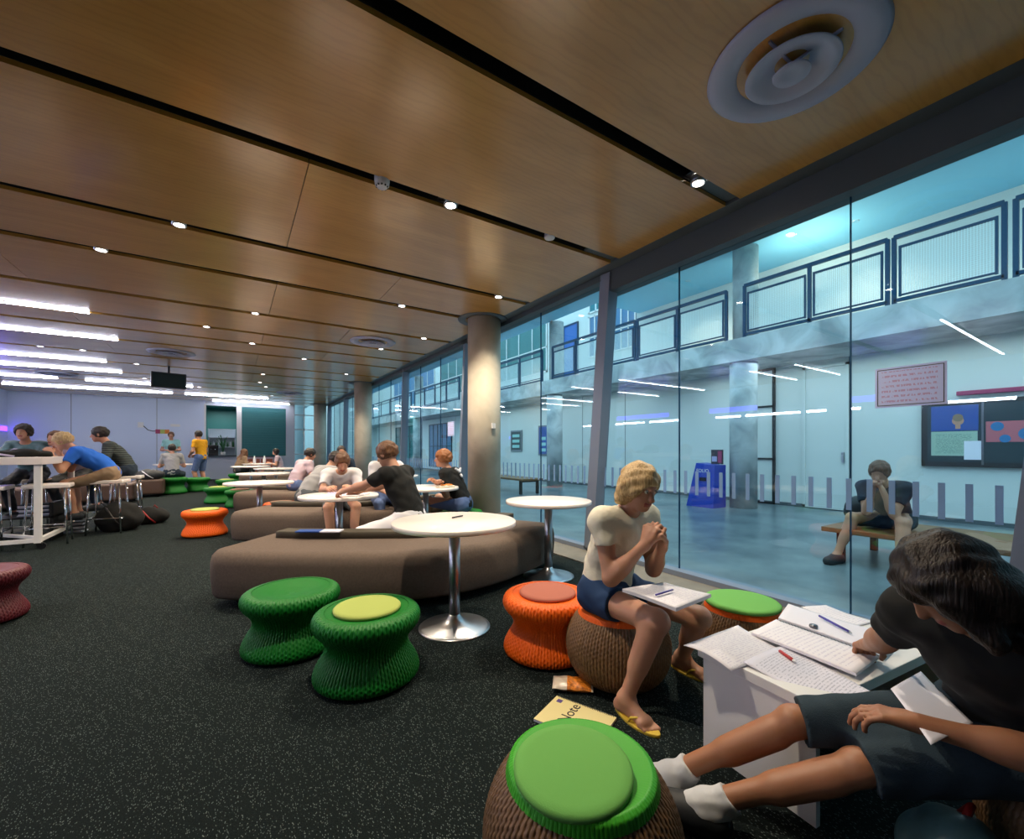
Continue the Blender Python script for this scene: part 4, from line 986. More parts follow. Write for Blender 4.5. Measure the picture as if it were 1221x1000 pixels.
opening('window', 26, 10.0, 21.4, 24.6, .2, 2.7, 'gasket', 'window_blue', 4, (1.4,))
opening('door', 4, 10.0, 26, 31, 0, 2.8, 'gasket', 'teal_shutter', 4, (2.1,))
for i, (x, y) in enumerate(((9.6, 3.2), (9.5, 6.6), (9.6, .2))):
    o = copy_tree(dl0, (x, y, 5.4), label='round downlight in the upper balcony ceiling, '+['behind the middle of the railing', 'left of the upper white column', 'at the right of the photo'][i], group='upper balcony downlights')
    lo = bpy.data.objects.new('upper_beam', lamp); COL.objects.link(lo); lo.location = (x, y, 5.37)
area('walkway_fill', (9.2, 2.0, 2.95), (1.0, 9.0), 45, (.8, .95, 1.0)); area('walkway_fill', (9.2, 14, 2.95), (1.0, 12), 45, (.8, .95, 1.0))  # unseen fill lights added to brighten the walkway, no fixtures
area('upper_fill', (9.5, 1.6, 3.7), (1.2, 9.5), 20, (.75, .95, 1.0), (PI, 0, 0)); area('upper_fill_warm', (9.4, 3.9, 4.5), (.5, .9), 22, (1.0, .85, .62), (PI, 0, 0)); area('upper_fill', (9.6, 13, 3.7), (1.2, 10), 35, (.8, .96, 1.0), (PI, 0, 0))  # added up-facing fills brighten the upper ceiling; no fixtures there
# notice board and frames on the opposite wall
o = empty('notice_board', 'dark glazed notice board on the opposite wall behind the seated man', 'notice board', (9.95, 1.0, 1.46))
MB().box(-.03, .05, -1.25, 1.38, -.54, .54, .01).obj('frame', 'gasket', o); MB().box(-.036, -.03, -1.2, 1.30, -.46, .47).obj('backing', 'board_dark', o)
MB().box(-.045, -.037, .70, 1.25, .05, .46).obj('poster', 'photo_blue', o)
p = MB().box(-.27, .27, -.2, .2, 0, .004).obj('printed_sheet', 'paper_board', o, (-.038, .98, -.16), (PI/2, 0, -PI/2))
MB().box(-.048, -.038, .67, .86, -.42, -.12).obj('small_notice', 'paper_plain', o)
pm = MB().box(-.042, -.037, -.2, .62, -.14, .18).obj('pink_map', 'board_pink', o)
mb = MB()
for (y, z, r) in ((.5, .1, .07), (.1, .12, .06), (.2, -.02, .09), (.42, -.09, .06), (-.05, .02, .1)): mb.cyl((-.046, y, z), (-.042, y, z), r, n=20)
mb.obj('blue_patch', 'board_blue', pm)
pt = MB().cyl((-.0475, .93, .21), (-.0455, .93, .21), .07, n=24).box(-.0475, -.0455, .90, .96, .08, .16).obj('portrait', 'skin_a', o); MB().cyl((-.0490, .93, .26), (-.0476, .93, .26), .062, n=24).obj('portrait_hair', 'tan_cloth', pt)
mb = MB()
for y in (.655, -.4): mb.box(-.05, -.03, y-.012, y+.012, -.5, .5)
mb.obj('divider', 'steel_dark', o)
tag(MB().box(9.9, 9.98, -.2, 1.95, 2.08, 2.15, .01).obj('reflection_strip', 'red_band'), 'dark red strip imitating a pink reflection above the notice board', 'strip')  # solid red strip drawn in place of a pink reflection, no lamp
for i, (y0, y1, z0, z1, m_) in enumerate(((14.63, 15.46, 1.13, 2.01, 'counter_dark'), (12.84, 13.48, .98, 2.13, 'photo_blue'))):
    o = empty('framed_poster', ['dark framed poster on the courtyard wall left of the columns', 'tall blue framed poster on the courtyard wall beside a column'][i], 'poster', (9.97, (y0+y1)/2, (z0+z1)/2)); a = (y1-y0)/2; b = (z1-z0)/2
    MB().box(-.02, .02, -a, a, -b, b, .005).obj('frame', 'steel_dark', o); MB().box(-.026, -.02, -a+.06, a-.06, -b+.06, b-.06).obj('print', m_, o)
    mb = MB()
    for k in range(3): mb.box(-.03, -.026, -a+.15, a-.15, -b+.15+k*.22, -b+.27+k*.22)
    mb.obj('printed_block', 'teal_cloth', o)
# blue bin and small poster
bn = empty('recycling_bin', 'tall blue wedge-shaped bin beside the courtyard column', 'bin', (8.45, 5.42, 0), math.radians(0))
g = MB(); pts = [(-.25, -.30, 0), (.2, -.30, 0), (.2, .32, 0), (-.25, .32, 0), (-.2, -.30, .88), (.2, -.30, .88), (.2, .12, .92), (-.2, .12, .92)]
vv = [g.bm.verts.new(p) for p in pts]
for q in ((0, 1, 2, 3), (4, 5, 6, 7), (0, 1, 5, 4), (1, 2, 6, 5), (2, 3, 7, 6), (3, 0, 4, 7)): g.bm.faces.new([vv[i] for i in q])
g.obj('body', 'bin_blue', bn)
MB().box(-.235, -.20, -.12, .02, .55, .62).obj('slot', 'black_plastic', bn)
text_mesh('lettering', 'FOLIO', .10, 'white_paint', bn, Matrix.Translation((-.235, -.05, .76)) @ Matrix(((0, 0, -1), (-1, 0, 0), (0, 1, 0))).to_4x4())
po = empty('small_poster', 'small red and black poster standing on the blue bin', 'poster', (8.5, 5.22, .9))
MB().box(-.01, .01, -.13, .13, 0, .30).obj('card', 'ink_dark', po); MB().box(-.014, -.01, -.11, -.02, .03, .27).obj('red_print', 'red_band', po); MB().box(-.014, -.01, .0, .11, .05, .16).obj('pale_print', 'sign_paper', po)
# benches
def bench(x0, x1, y0, y1, z, label):
    o = empty('bench', label, 'bench', ((x0+x1)/2, (y0+y1)/2, 0)); a = (x1-x0)/2; b = (y1-y0)/2
    MB().box(-a, a, -b, b, z-.05, z, .006).obj('seat', 'bench_wood', o)
    for sy in (-1, 1):
        MB().box(-a+.04, -a+.11, sy*(b-.16)-.03, sy*(b-.16)+.03, 0, z-.05).box(a-.11, a-.04, sy*(b-.16)-.03, sy*(b-.16)+.03, 0, z-.05).box(-a+.04, a-.04, sy*(b-.16)-.03, sy*(b-.16)+.03, z-.1, z-.05).obj('leg_frame', 'gasket', o)
bench(5.42, 6.5, -1.2, 2.12, .36, 'low wooden platform bench outside the glass with a man seated on it')
bench(6.4, 7.1, 9.4, 12.2, .42, 'wooden bench far out in the courtyard beyond the concrete column')
# glass signs
paper_mat('sign_print', 'c0cdf8', 'b79cc8', 8)
def sign(y0, y1, z0, z1, label):
    o = empty('paper_sign', label, 'sign', (3.592, (y0+y1)/2, (z0+z1)/2)); a = (y1-y0)/2; b = (z1-z0)/2
    MB().box(-a, a, -b, b, 0, .0015).obj('sheet', 'sign_print', o, (0, 0, 0), (PI/2, 0, -PI/2))
    e = .012; MB().box(-.0022, -.0017, -a+e, a-e, b-e-.004, b-e).box(-.0022, -.0017, -a+e, a-e, -b+e, -b+e+.004).box(-.0022, -.0017, -a+e, -a+e+.004, -b+e, b-e).box(-.0022, -.0017, a-e-.004, a-e, -b+e, b-e).obj('border_line', 'ink_dark', o)
sign(.745, 1.09, 1.475, 1.735, 'lilac printed paper notice taped on the glass above the seated man')
sign(7.6, 7.9, 1.47, 1.75, 'small pink paper notice on the glass left of the concrete column')

# ================================================================== HIGH TABLE
TH = math.radians(32.95)
def at(u, v, z):
    d = 513*(1.2-z)/(v-536); r = (u-610.5)/513*d; return Vector((r*math.cos(TH)+d*math.sin(TH), d*math.cos(TH)-r*math.sin(TH), z))
o = empty('high_table', 'white framed high table with castors at the left edge', 'table', (-3.3, 8.08, 0))
MB().box(-1.4, 1.38, -.68, .68, 1.02, 1.11, .006).obj('table_top', 'table_white', o)
for sx in (-1.35, 1.33):
    for sy in (-.63, .63):
        MB().box(sx-.03, sx+.03, sy-.03, sy+.03, .08, 1.02).obj('leg', 'white_paint', o)
        c_ = MB().cyl((sx+.03, sy-.012, .04), (sx+.03, sy+.012, .04), .04, n=20).box(sx-.012, sx+.04, sy-.022, sy+.022, .05, .085).obj('castor', 'black_plastic', o)
MB().bar((-1.35, -.63, .11), (1.33, -.63, .11), .045).bar((-1.35, .63, .11), (1.33, .63, .11), .045).bar((1.33, -.63, .11), (1.33, .63, .11), .045).obj('bottom_rail', 'white_paint', o)
MB().bar((1.3, -.6, .14), (.75, .0, .14), .035).bar((.75, 0, .14), (1.3, .6, .14), .035).obj('brace', 'white_paint', o)
def bar_stool(x, y, label, rz=0):
    o = empty('bar_stool', label, 'stool', (x, y, 0), rz)
    MB().box(-.21, .21, -.19, .19, .715, .765, .012).obj('seat', 'table_white', o)
    for sx in (-1, 1):
        for sy in (-1, 1): MB().cyl((sx*.16, sy*.15, .715), (sx*.19, sy*.18, 0), .011).obj('leg', 'chrome', o)
    MB().tube([(-.185, -.17, .22), (.185, -.17, .22), (.185, .17, .22), (-.185, .17, .22), (-.185, -.17, .22)], .009).obj('foot_ring', 'chrome', o)
bar_stool(-1.98, 7.85, 'white-topped bar stool at the corner of the high table, right behind its leg', .1)
bar_stool(-1.52, 8.42, 'white-topped bar stool under the student in blue', -.1)
bar_stool(-2.5, 7.75, 'white-topped bar stool at the left edge of the photo', .05)
bar_stool(-1.50, 9.55, 'white-topped bar stool under the student in the striped shirt')
bar_stool(-2.5, 9.3, 'white-topped bar stool at the far side of the high table, left one'); bar_stool(-1.98, 9.35, 'white-topped bar stool at the far side of the high table, right one')
# magazine rack under the table
def stack(x, y, n, label, z0=0.0):
    label = label.replace(' of magazines', '')
    for k in range(n):
        a = random.uniform(-.1, .1)
        m = MB().box(-.15, .15, -.11, .11, 0, .016, .002).obj('magazine', ['magazine', 'paper_plain', 'slate_cloth'][k % 3], None, (x+random.uniform(-.01, .01), y, z0+k*.0175), (0, 0, a)); tag(m, 'magazine in the '+label+', '+ORD[n-1-k].replace('nearest', 'first')+' from the top', 'magazine', label)
lb = empty('low_shelf', 'low dark shelf under the high table holding magazines', 'shelf', (-2.5, 8.3, 0))
MB().box(-1.0, .5, -.2, .2, .30, .32).obj('shelf_board', 'black_plastic', lb)
for sx in (-.98, .48): MB().box(sx-.02, sx+.02, -.2, .2, 0, .5).obj('side_panel', 'black_plastic', lb)
stack(-2.2, 8.3, 9, 'left stack of magazines on the low shelf', .322); stack(-2.75, 8.3, 9, 'far left stack of magazines on the low shelf', .322)
stack(-1.98, 8.75, 9, 'stack of magazines on the floor under the bar stools')

# bags
def soft_bag(name, label, cat, c, r, m, rz=0, strap=None, noise=(.012, 16), vox=.012, zc=None):
    o = empty(name, label, cat, (c[0], c[1], zc or 0), rz)
    S = SDF(); S.ell((0, 0, r[2]*.8), r, None, .05); S.ell((r[0]*.4, r[1]*.2, r[2]*.7), (r[0]*.6, r[1]*.9, r[2]*.6), None, .06)
    S.half((0, 0, 0), (0, 0, -1)); sdf_obj('bag_body', S, vox, m, o, (0, 0, 0), noise=noise)
    MB().tube([(-r[0]*.5, -r[1]*.4, r[2]*1.5), (-r[0]*.3, -r[1]*1.05, r[2]*1.3), (0, -r[1]*1.15, r[2]*.7), (r[0]*.3, -r[1]*.95, r[2]*.2)], .012).tube([(r[0]*.1, 0, r[2]*1.6), (r[0]*.2, -r[1]*.2, r[2]*2.0), (r[0]*.4, 0, r[2]*1.55)], .01).obj('strap', strap or 'black_plastic', o)
    return o
soft_bag('backpack', 'large black backpack slumped on the carpet right of the bar stools', 'bag', (-1.42, 8.55), (.27, .22, .24), 'black_cloth')
soft_bag('backpack', 'smaller dark backpack with red trim beyond the large black one', 'bag', (-1.12, 9.1), (.22, .18, .15), 'black_cloth', strap='bag_red')
soft_bag('shoulder_bag', 'black and white bag lying on the right brown block seat', 'bag', (-1.8, 14.4), (.3, .22, .14), 'shoe_dark', strap='white_cloth', zc=.44)
soft_bag('shoulder_bag', 'flat dark bag lying on the white high table top', 'bag', (-2.35, 7.85), (.38, .16, .05), 'black_cloth', zc=1.11, strap='sign_paper')
soft_bag('shoulder_bag', 'grey patterned bag on the high table at the left edge', 'bag', (-2.78, 8.1), (.25, .2, .13), 'bag_teal', zc=1.11, strap='violet_glow' if False else 'pen_violet')
soft_bag('handbag', 'teal and black glossy bag with red side at the bottom right corner', 'bag', (1.60, .30), (.13, .11, .13), 'bag_teal', rz=.5, strap='bag_red', vox=.006, noise=(.005, 30))

# ================================================================== WHITE LOW TABLE AND PAPERS
o = empty('white_low_table', 'white slab-sided low table covered with papers at the right', 'table', (1.55, .62, 0), math.radians(-6))
MB().box(-.01, .94, -.01, .44, .362, .40, .003).obj('table_top', 'white_paint', o)
MB().box(.0, .022, .0, .42, 0, .362).obj('side_panel', 'white_paint', o); MB().box(.9, .922, .0, .42, 0, .362).obj('side_panel', 'white_paint', o)
MB().box(.022, .9, .38, .40, .05, .362).obj('back_panel', 'white_paint', o)
def sheet(name, corners, m, label, cat='paper', bow=.004, th=.0012, n=14, parent=None, group=None, sag=None):
    """corners: four world points a-b-c-d; a->b is the text direction"""
    a, b, c, d = [Vector(p) for p in corners]; cen = (a+b+c+d)/4; bm = bmesh.new(); uv = {}
    for top in (1, 0):
        for i in range(n+1):
            for j in range(n+1):
                s, t = i/n, j/n; p = a*(1-s)*(1-t)+b*s*(1-t)+c*s*t+d*(1-s)*t
                z = bow*math.sin(3.1*s+1)*math.sin(2.7*t+.5)+(sag(s, t) if sag else 0)
                uv[top, i, j] = bm.verts.new(p-cen+Vector((0, 0, z+(th if top else 0))))
    for i in range(n):
        for j in range(n):
            for top in (1, 0):
                q = [uv[top, i, j], uv[top, i+1, j], uv[top, i+1, j+1], uv[top, i, j+1]]
                bm.faces.new(q if top else q[::-1]).smooth = True
    for i in range(n):
        for (x, y) in (((i, 0), (i+1, 0)), ((i, n), (i+1, n)), ((0, i), (0, i+1)), ((n, i), (n, i+1))): bm.faces.new([uv[1, x[0], x[1]], uv[1, y[0], y[1]], uv[0, y[0], y[1]], uv[0, x[0], x[1]]])
    bmesh.ops.recalc_face_normals(bm, faces=bm.faces); me = bpy.data.meshes.new(name); bm.to_mesh(me); bm.free()
    o = link(name, me, m, parent, cen if parent is None else cen-parent.location)
    if parent is None: tag(o, label, cat, group)
    return o
zt = .402
sheet('loose_paper', [at(815, 770, .43), at(880, 745, .425), at(932, 776, zt+.003), at(872, 800, zt+.003)], 'paper_notes', 'loose white sheet overhanging the left corner of the low table', sag=lambda s, t: .012*math.sin(PI*t)*(1-s))
sheet('loose_paper', [at(886, 790, zt+.006), at(940, 768, zt+.006), at(1041, 826, .405), at(1022, 866, .37)], 'paper_print', 'printed white sheet hanging over the front edge of the low table', sag=lambda s, t: .008*math.sin(PI*s))
nb = empty('open_notebook', 'open ring-bound notebook with white pages on the low table', 'notebook', at(985, 765, zt))
sheet('left_page', [at(896, 757, zt+.012), at(926, 740, zt+.012), at(1050, 784, zt+.012), at(1021, 806, zt+.012)], 'paper_notes', None, parent=nb, th=.010)
sheet('right_page', [at(928, 739, zt+.012), at(940, 721, zt+.012), at(1072, 762, zt+.012), at(1052, 783, zt+.012)], 'paper_plain', None, parent=nb, th=.008)
a_, b_ = at(927, 740, zt+.02)-nb.location, at(1051, 784, zt+.02)-nb.location
mb = MB()
for k in range(30):
    p = a_.lerp(b_, (k+.5)/30); mb.bar(p+Vector((-.004, -.012, .004)), p+Vector((.004, .012, .006)), .0015)
mb.obj('ring_binding', 'steel_dark', nb)
sheet('loose_paper', [at(955, 724, zt+.001), at(985, 721, zt+.001), at(1040, 742, zt+.001), at(1010, 750, zt+.001)], 'paper_notes', 'white sheet under the notebook at the back of the low table')
def stick(name, a, b, r, m, label, tip=None):
    c = (a+b)/2; o = empty(name, label, 'pen', c); MB().cyl(a-c, b-c, r, n=12).obj('barrel', m, o)
    d = (b-a).normalized(); MB().cyl(b-c, b-c+d*r*2.6, r*.95, r*.15, n=12).obj('tip', tip or 'steel', o); return o
zn = zt+.032
stick('pen', at(977, 734, zn), at(1013, 753, zn), .005, 'pen_violet', 'violet pen lying on the right notebook page')
stick('pen', at(930, 776, zt+.018), at(946, 787, zt+.018), .006, 'pen_red', 'short red pen at the left edge of the notebook', 'white_paint')
er = MB().lathe([(0, 0), (.014, 0), (.017, .006), (.015, .012), (0, .014)], 20).obj('eraser', 'steel_dark', None, at(970, 748, zt+.024)); tag(er, 'small round grey eraser on the notebook pages', 'eraser')
gl = MB().lathe([(0, .0), (.026, 0), (.030, .085), (.028, .085), (.0245, .004), (0, .004)], 32).obj('drinking_glass', 'clear_glass', None, at(1050, 772, zt)); tag(gl, 'small clear drinking glass on the low table beside the black case', 'glass')
cs = empty('glasses_case', 'black oval case at the right end of the low table', 'case', at(1074, 756, zt), -.5)
S = SDF(); S.ell((0, 0, .018), (.085, .042, .02), None, .01); S.half((0, 0, 0), (0, 0, -1)); sdf_obj('shell', S, .004, 'black_plastic', cs, (0, 0, 0))
MB().box(-.03, .03, -.043, -.038, .015, .022, .002).obj('clasp', 'steel_dark', cs)
# floor notebook and snack bag
A, B_, C_ = at(664, 832, .0), at(732, 857, .0), at(632, 864, .0)
ex = (B_-A); L1 = ex.length; ex.normalize(); ey = (C_-A); L2 = .27; ey = (ey-ex*(ey@ex)).normalized() if False else (ey-ex*ey.dot(ex)).normalized()
Rn = Matrix((ex, ey, ex.cross(ey))).transposed().to_4x4()
if Rn.determinant() < 0 or ex.cross(ey).z < 0: Rn = Matrix((ex, ey, -ex.cross(ey))).transposed().to_4x4()
nb2 = empty('spiral_notebook', 'yellow spiral notebook lying on the carpet by the green-cushioned pouf', 'notebook', A); 
ang = math.atan2(ey.y, ey.x)+0; nb2.rotation_euler = (0, 0, math.atan2(ex.y, ex.x))
sgn = 1 if ex.cross(ey).z > 0 else -1
W1 = .30; W2 = .215*1.0
MB().box(0, W1, min(0, sgn*W2), max(0, sgn*W2), 0, .010, .001).obj('page_block', 'paper_plain', nb2)
MB().box(0, W1, min(0, sgn*W2), max(0, sgn*W2), .010, .012).obj('cover', 'notebook_yellow', nb2)
mb = MB()
for k in range(34):
    x = .012+k*(W1-.024)/33; mb.tube([(x, sgn*.008, .0125), (x, sgn*.002, .016), (x, -sgn*.006, .010), (x, -sgn*.004, .001), (x, sgn*.004, .0)], .0012, 6)
mb.obj('spiral', 'steel_dark', nb2)
text_mesh('lettering', 'Note', .07, 'ink_dark', nb2, Matrix.Translation((.115, sgn*.09, .0124)) @ Matrix.Rotation(PI/2*1.0, 4, 'Z'))
MB().box(.02, .045, min(sgn*.02, sgn*.045), max(sgn*.02, sgn*.045), .0122, .013).obj('corner_mark', 'ink_violet', nb2)
ch = empty('snack_bag', 'small snack bag with orange print on the carpet by the brown pouf', 'snack bag', at(683, 820, 0), math.atan2(ex.y, ex.x)+.45)
def pil(x0, x1, m, nm):
    bm = bmesh.new(); n = 16; V = {}
    for i in range(n+1):
        for j in range(n+1):
            s = x0+(x1-x0)*i/n; t = j/n; z = .02*(max(0, 1-abs(2*s-1)**3.5))**.6*(max(0, 1-abs(2*t-1)**3))**.6
            w = .002*math.sin(18*s+9*t)
            V[i, j, 1] = bm.verts.new(((s-.5)*.20, (t-.5)*.12, .022+z+w)); V[i, j, 0] = bm.verts.new(((s-.5)*.20, (t-.5)*.12, .0205-z))
    for i in range(n):
        for j in range(n):
            for k in (0, 1): f = bm.faces.new((V[i, j, k], V[i+1, j, k], V[i+1, j+1, k], V[i, j+1, k])); f.smooth = True
    bmesh.ops.recalc_face_normals(bm, faces=bm.faces); me = bpy.data.meshes.new(nm); bm.to_mesh(me); bm.free(); link(nm, me, m, ch)
pil(0, .36, 'chip_bag', 'foil_end'); pil(.36, .95, 'orange_print', 'printed_front'); pil(.95, 1, 'chip_bag', 'foil_end')
# things on the round tables
for k, (dx, dy, a) in enumerate(((-.15, -.05, .3), (.05, .1, -.2), (.12, -.16, .9))):
    m = MB().box(-.15, .15, -.105, .105, 0, .006+.004*k, .001).obj('magazine', ['paper_plain', 'sign_paper', 'paper_notes'][k], None, (.95+dx, 4.85+dy, .72), (0, 0, a)); tag(m, ['plain white', 'lilac tinted', 'printed white'][k]+' papers on the table of the white-shirted student', 'paper', 'papers on the table behind the near sofa')
for k in range(2):
    b = empty('bottle', ['left', 'right'][k]+' white bottle standing on the farthest round table', 'bottle', (.62+.3*k, 17.35, .72), 0, 'white bottles on the farthest table')
    MB().lathe([(0, 0), (.045, 0), (.045, .16), (.02, .22), (.02, .25), (0, .25)], 20).obj('body', 'bottle_white', b); MB().lathe([(0, .25), (.022, .25), (.022, .28), (0, .28)], 16).obj('cap', 'teal_cloth', b)
bx = empty('takeaway_tray', 'open food tray on the table of the ginger-haired man', 'tray', (2.25, 5.02, .72)); MB().box(-.1, .1, -.07, .07, 0, .03, .004).obj('tray', 'cream_cloth', bx)
mb = MB()
for k in range(14): mb.sphere((random.uniform(-.07, .07), random.uniform(-.045, .045), .035), .018, (1, 1, .6), seg=8)
mb.obj('food', 'orange_print', bx)
bk3 = MB().box(-.16, .16, -.12, .12, 0, .02, .002).obj('folder', 'ink_dark', None, (2.55, 7.95, .72), (0, 0, .3)); tag(bk3, 'flat dark folder on the table near the glass', 'folder')
rb = MB().box(-.35, .35, -.1, .1, 0, .22, .02).obj('box', 'cushion_rose', None, (.95, YB-.3, .0)); 
bpy.data.objects.remove(rb)
ct = empty('service_cabinet', 'low pinkish cabinet below the teal shutter', 'cabinet', (.95, YB-.35, 0)); MB().box(-.5, .5, -.25, .25, 0, .9, .01).obj('body', 'pink_cloth', ct); MB().box(-.44, -.02, -.258, -.25, .1, .82).obj('door', 'cushion_rose', ct); MB().box(.02, .44, -.258, -.25, .1, .82).obj('door', 'cushion_rose', ct); MB().box(-.53, .53, -.27, .27, .9, .93).obj('top_board', 'counter_dark', ct)
# small graphics on the back wall
o = empty('wall_graphic', 'small colourful graphic with a black cable on the back wall', 'wall graphic', (-2.6, YB, 1.9))
for i, m_ in enumerate(('red_band', 'cushion_lime', 'orange_print')): MB().box(.1+i*.14, .24+i*.14, -.012, -.002, -.08, .08).obj('colour_patch', m_, o)
MB().tube([(-.25, -.01, .2), (-.12, -.012, .05), (.02, -.01, .01), (.1, -.01, .02)], .014, 8).obj('cable', 'black_plastic', o); MB().box(-.42, -.25, -.012, -.002, .14, .34).box(.55, .85, -.012, -.002, .2, .3).obj('white_label', 'white_paint', o)
# left opening with violet light handled above; clutter on the opposite side ends here

# ================================================================== PEOPLE
NOPEOPLE = False
if not NOPEOPLE:
    # blonde woman on the brown pouf
    p2 = person('person with short blonde hair, cream top and navy shorts seated on a brown pouf', (1.66, 1.63, .45), 268, lean=2, bend=22, look=(-.12, -1, -.45), s=.94, vox=.0052,
        hands=[(1.69, 1.31, .75), (1.585, 1.32, .77)], feet=[(2.05, 1.46), (1.49, 1.35)], foot_dir=[(.12, -1, 0), (0, -1, 0)], knee_pole=(.0, -1, .42), skin='skin_a', hair=('hair_blonde', 'bob'),
        top=('cream_cloth', .42), bottom=('navy_denim', .42), shoes='flipflop', curl=(50, 55), hand_dir=((-.35, -.1, .9), (.3, -.1, .9)), palm=((-1, .2, 0), (1, .2, 0)), elbow_out=.25)
    # dark-haired woman at the right edge
    p3 = person('person with long dark hair, dark top and denim shorts seated at the low table', (1.79, .235, .415), 176, lean=10, bend=34, look=(-.3, .6, -.8), s=.92, leg=1.17, legr=.84, vox=.0052,
        hands=[(1.47, .36, .50), (2.00, .64, .45)], feet=[(1.215, .83), (1.26, .95)], foot_dir=[(-.45, .9, 0), (-.4, .9, 0)], knee_pole=(-.1, .1, 1), skin='skin_b', hair=('hair_dark', 'long'),
        top=('black_cloth', .6), bottom=('dark_denim', .95), shoes='shoe_dark', sock='sock_white', curl=(25, 40), palm=((0, 0, -1), (0, 0, -1)), elbow_out=.3)
    # seated man outside
    person('person with brown hair in a navy t-shirt seated on the bench outside, elbows on knees', (5.93, 1.64, .45), 180, lean=22, bend=24, look=(-1, -.1, -.45), s=1.02, vox=.009,
        hands=[(5.47, 1.60, .79), (5.47, 1.68, .80)], feet=[(5.32, 1.42), (5.36, 1.95)], skin='skin_a', hair=('hair_brown', 'short'), top=('slate_cloth', .6), bottom=('dark_denim', .8), shoes='shoe_dark', curl=(55, 55), hand_dir=((-.2, .3, .9), (-.2, -.3, .9)), elbow_out=.3)
    soft_bag('backpack', 'dark backpack on the bench beside the man outside', 'bag', (6.05, 2.0), (.15, .11, .17), 'shoe_dark', zc=.36)
    # ginger-haired man in black
    p4 = person('person with ginger hair in a black t-shirt with a white back print, seated facing left', (2.62, 5.28, .45), 130, lean=16, bend=12, look=(-.85, .5, -.05), s=1.04, vox=.008,
        hands=[(2.22, 5.10, .76), (2.30, 5.45, .76)], skin='skin_a', hair=('hair_ginger', 'mop'), top=('black_cloth', .6), bottom=('jean_blue', .9), elbow_out=.4)
    bp = p4['chest']+.07*p4['t2']-.142*p4['fr2']; q = p4['fr2']; w = p4['t2']; r_ = p4['rt']
    mb = MB()
    for k, (a1, b1, ra, rb_) in enumerate(((0, .03, .05, .03), (-.05, .05, .03, .022), (.05, .05, .03, .022), (0, -.04, .03, .03), (-.08, .065, .02, .014), (.08, .065, .02, .014))):
        c = bp+r_*a1+w*b1-np.array(p4['org']); mb.sphere(Vector(c), 1, (ra, rb_, .012), Matrix(np.stack([r_, w, q], 1).tolist()), 14)
    mb.obj('back_print', 'white_cloth', p4['root'])
    person('person in a black shirt and white shorts on the near sofa, back turned', (1.42, 3.98, .52), 128, lean=8, bend=16, look=(-.6, .7, -.4), s=1.05, vox=.008,
        hands=[(.86, 4.55, .76), (1.08, 4.62, .76)], feet=[(.66, 4.22), (.78, 4.52)], knee_pole=(-.6, .2, .9), skin='skin_a', hair=('hair_brown', 'short'), top=('black_cloth', .6), bottom=('white_cloth', .95))
    person('person in a white t-shirt bending over the paper-covered table', (1.17, 5.92, .53), 262, lean=22, bend=22, look=(-.1, -.8, -.6), s=1.02, vox=.009, hands=[(1.15, 5.2, .76), (.9, 5.2, .76)], hair=('hair_brown', 'short'), top=('white_cloth', .7), bottom=('grey_short', .9))
    person('person with brown hair and pale shirt facing the camera on the second sofa', (1.78, 6.02, .53), 265, lean=5, bend=12, look=(-.2, -1, -.2), s=1.0, vox=.010, hands=[(1.85, 5.62, .66), (1.65, 5.62, .66)], hair=('hair_brown', 'crop'), top=('white_cloth', .7), bottom=('jean_blue', 1.9))
    person('person in a light grey shirt hunched over beside the orange stools', (.86, 6.62, .53), 22, lean=22, bend=25, look=(.8, .1, -.6), s=1.05, vox=.009, hands=[(1.25, 6.9, .68), (1.3, 6.6, .68)], hair=('hair_dark', 'short'), top=('grey_cloth', .7), bottom=('grey_short', .9))
    person('person in a pinkish shirt seated beyond the grey-shirted student', (.98, 9.05, .53), 25, lean=12, bend=20, look=(.9, .1, -.3), vox=.011, hair=('hair_dark', 'short'), top=('pink_cloth', .7), bottom=('jean_blue', 1.9))
    person('person with black hair in dark clothes seated beyond the second sofa', (1.75, 8.8, .53), 262, lean=5, bend=15, vox=.011, hair=('hair_dark', 'crop'), top=('slate_cloth', .7), bottom=('shoe_dark', 1.9))
    person('person with long brown hair in dark clothes at the farthest round table', (.14, 17.6, .48), 30, lean=8, bend=15, vox=.012, hair=('hair_brown', 'long'), top=('tan_cloth', 1.8), bottom=('shoe_dark', 1.9))
    person('person with dark tied hair and pale top facing left at the farthest table', (1.42, 17.3, .48), 172, lean=5, bend=10, vox=.012, hair=('hair_dark', 'bob'), top=('pink_cloth', .5), bottom=('shoe_dark', 1.9))
    person('person standing in a pale teal shirt by the back wall', (-1.85, 19.5, 1.0), 272, lean=2, bend=6, s=1.08, vox=.012, standing=True, feet=[(-1.75, 19.5), (-1.98, 19.5)], hands=[(-1.78, 19.22, 1.18), (-1.95, 19.22, 1.18)], hair=('hair_brown', 'short'), top=('teal_cloth', .6), bottom=('white_cloth', 1.9))
    person('person in a grey shirt seated on a green stool with back to the camera', (-1.40, 14.9, .56), 95, lean=5, bend=10, s=1.05, vox=.011, feet=[(-1.55, 15.25), (-1.2, 15.25)], hair=('hair_dark', 'short'), top=('grey_cloth', .7), bottom=('slate_cloth', 1.9))
    person('person standing in a yellow shirt and blue shorts beside the servery', (-.82, 16.2, .96), 140, lean=2, bend=5, s=1.06, vox=.011, feet=[(-.9, 16.15), (-.72, 16.25)], hands=[(-1.1, 16.25, 1.05), (-.95, 16.5, 1.05)], hair=('hair_dark', 'short'), top=('yellow_cloth', .6), bottom=('jean_blue', .9))
    fr = [(0, 0, .0)]
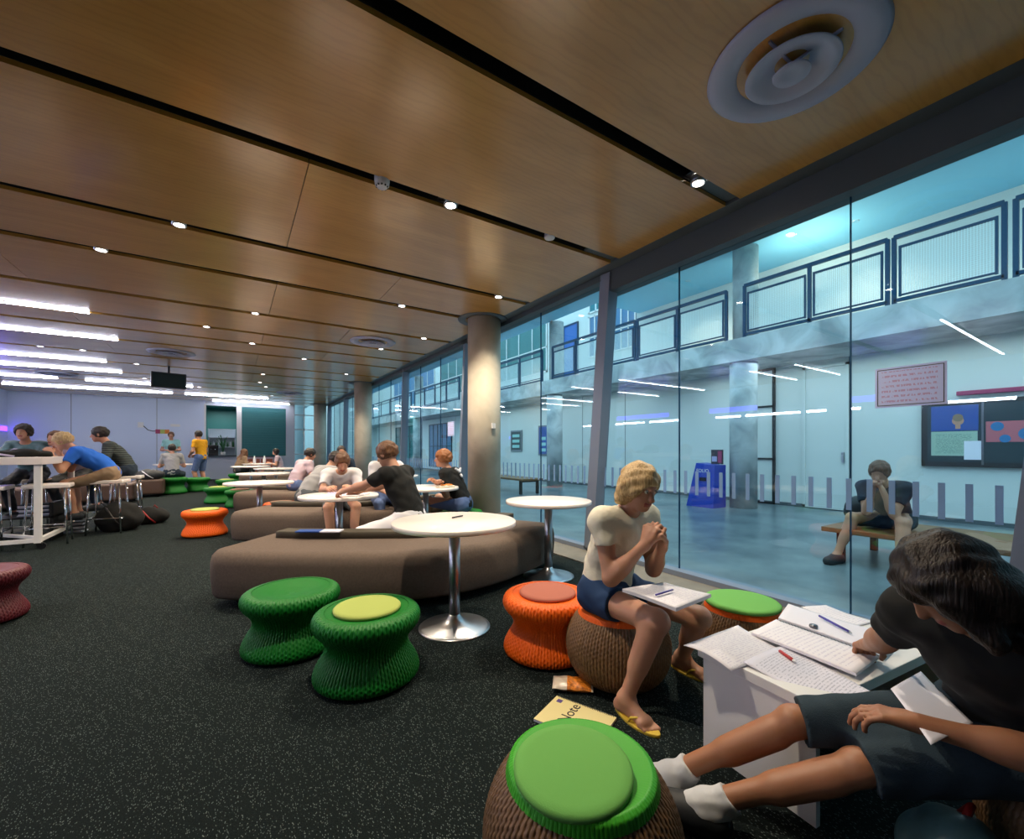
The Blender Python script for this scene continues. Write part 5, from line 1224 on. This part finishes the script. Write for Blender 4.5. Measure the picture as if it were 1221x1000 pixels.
    person('person with dark hair and patterned top at the far left of the high table', (-2.52, 9.32, .84), 265, lean=12, bend=15, vox=.010, feet=[(-2.42, 9.0, .22), (-2.62, 9.0, .22)], hands=[(-2.4, 8.75, 1.13), (-2.7, 8.7, 1.13)], hair=('hair_dark', 'mop'), top=('bag_teal', .7), bottom=('shoe_dark', 1.9))
    person('person in a pale pink shirt leaning over the high table', (-1.98, 9.38, .84), 235, lean=25, bend=20, vox=.010, feet=[(-2.0, 9.05, .22), (-2.16, 9.1, .22)], hands=[(-2.2, 8.65, 1.13), (-2.45, 8.7, 1.13)], hair=('hair_brown', 'short'), top=('pink_cloth', .7), bottom=('shoe_dark', 1.9))
    person('person with blonde hair in a bright blue shirt bending over the high table', (-1.50, 8.42, .84), 182, lean=28, bend=25, look=(-1, 0, -.5), s=1.04, vox=.009, feet=[(-1.85, 8.35, .22), (-1.85, 8.55, .22)], hands=[(-2.05, 8.2, 1.14), (-2.05, 8.55, 1.14)], hair=('hair_blonde', 'short'), top=('blue_cloth', .6), bottom=('tan_cloth', .95))
    person('person with dark hair in a dark striped shirt behind the student in blue', (-1.48, 9.55, .84), 188, lean=16, bend=18, look=(-1, 0, -.2), s=1.06, vox=.010, feet=[(-1.85, 9.45, .22), (-1.85, 9.65, .22)], hands=[(-1.95, 9.3, 1.1), (-1.95, 9.6, 1.1)], hair=('hair_dark', 'short'), top=('striped_shirt', .7), bottom=('slate_cloth', 1.9))
    # seats hidden below the seated people
    for x, y, m_, lb_ in ((2.62, 5.3, 'green_wicker', 'green hourglass stool under the ginger-haired man'), (.14, 17.6, 'green_wicker', 'green stool under the long-haired person'), (1.42, 17.3, 'green_wicker', 'green stool under the person in a pale top')):
        mushroom_stool(x, y, m_, None, lb_, s=1.05)
    # things in hands and on laps
    nbk = sheet('exercise_book', [at(742, 706, .57), at(792, 697, .57), at(848, 712, .56), at(806, 729, .56)], 'paper_notes', 'open exercise book resting on the blonde woman\'s thighs', 'book', th=.014)
    stick('pen', at(782, 709, .592), at(802, 703, .592), .004, 'pen_violet', 'violet pen on the exercise book on the blonde woman\'s lap')
    sheet('loose_paper', [at(1062, 822, .50), at(1098, 800, .50), at(1160, 862, .50), at(1110, 888, .50)], 'paper_plain', 'white sheet on the lap of the dark-haired woman')
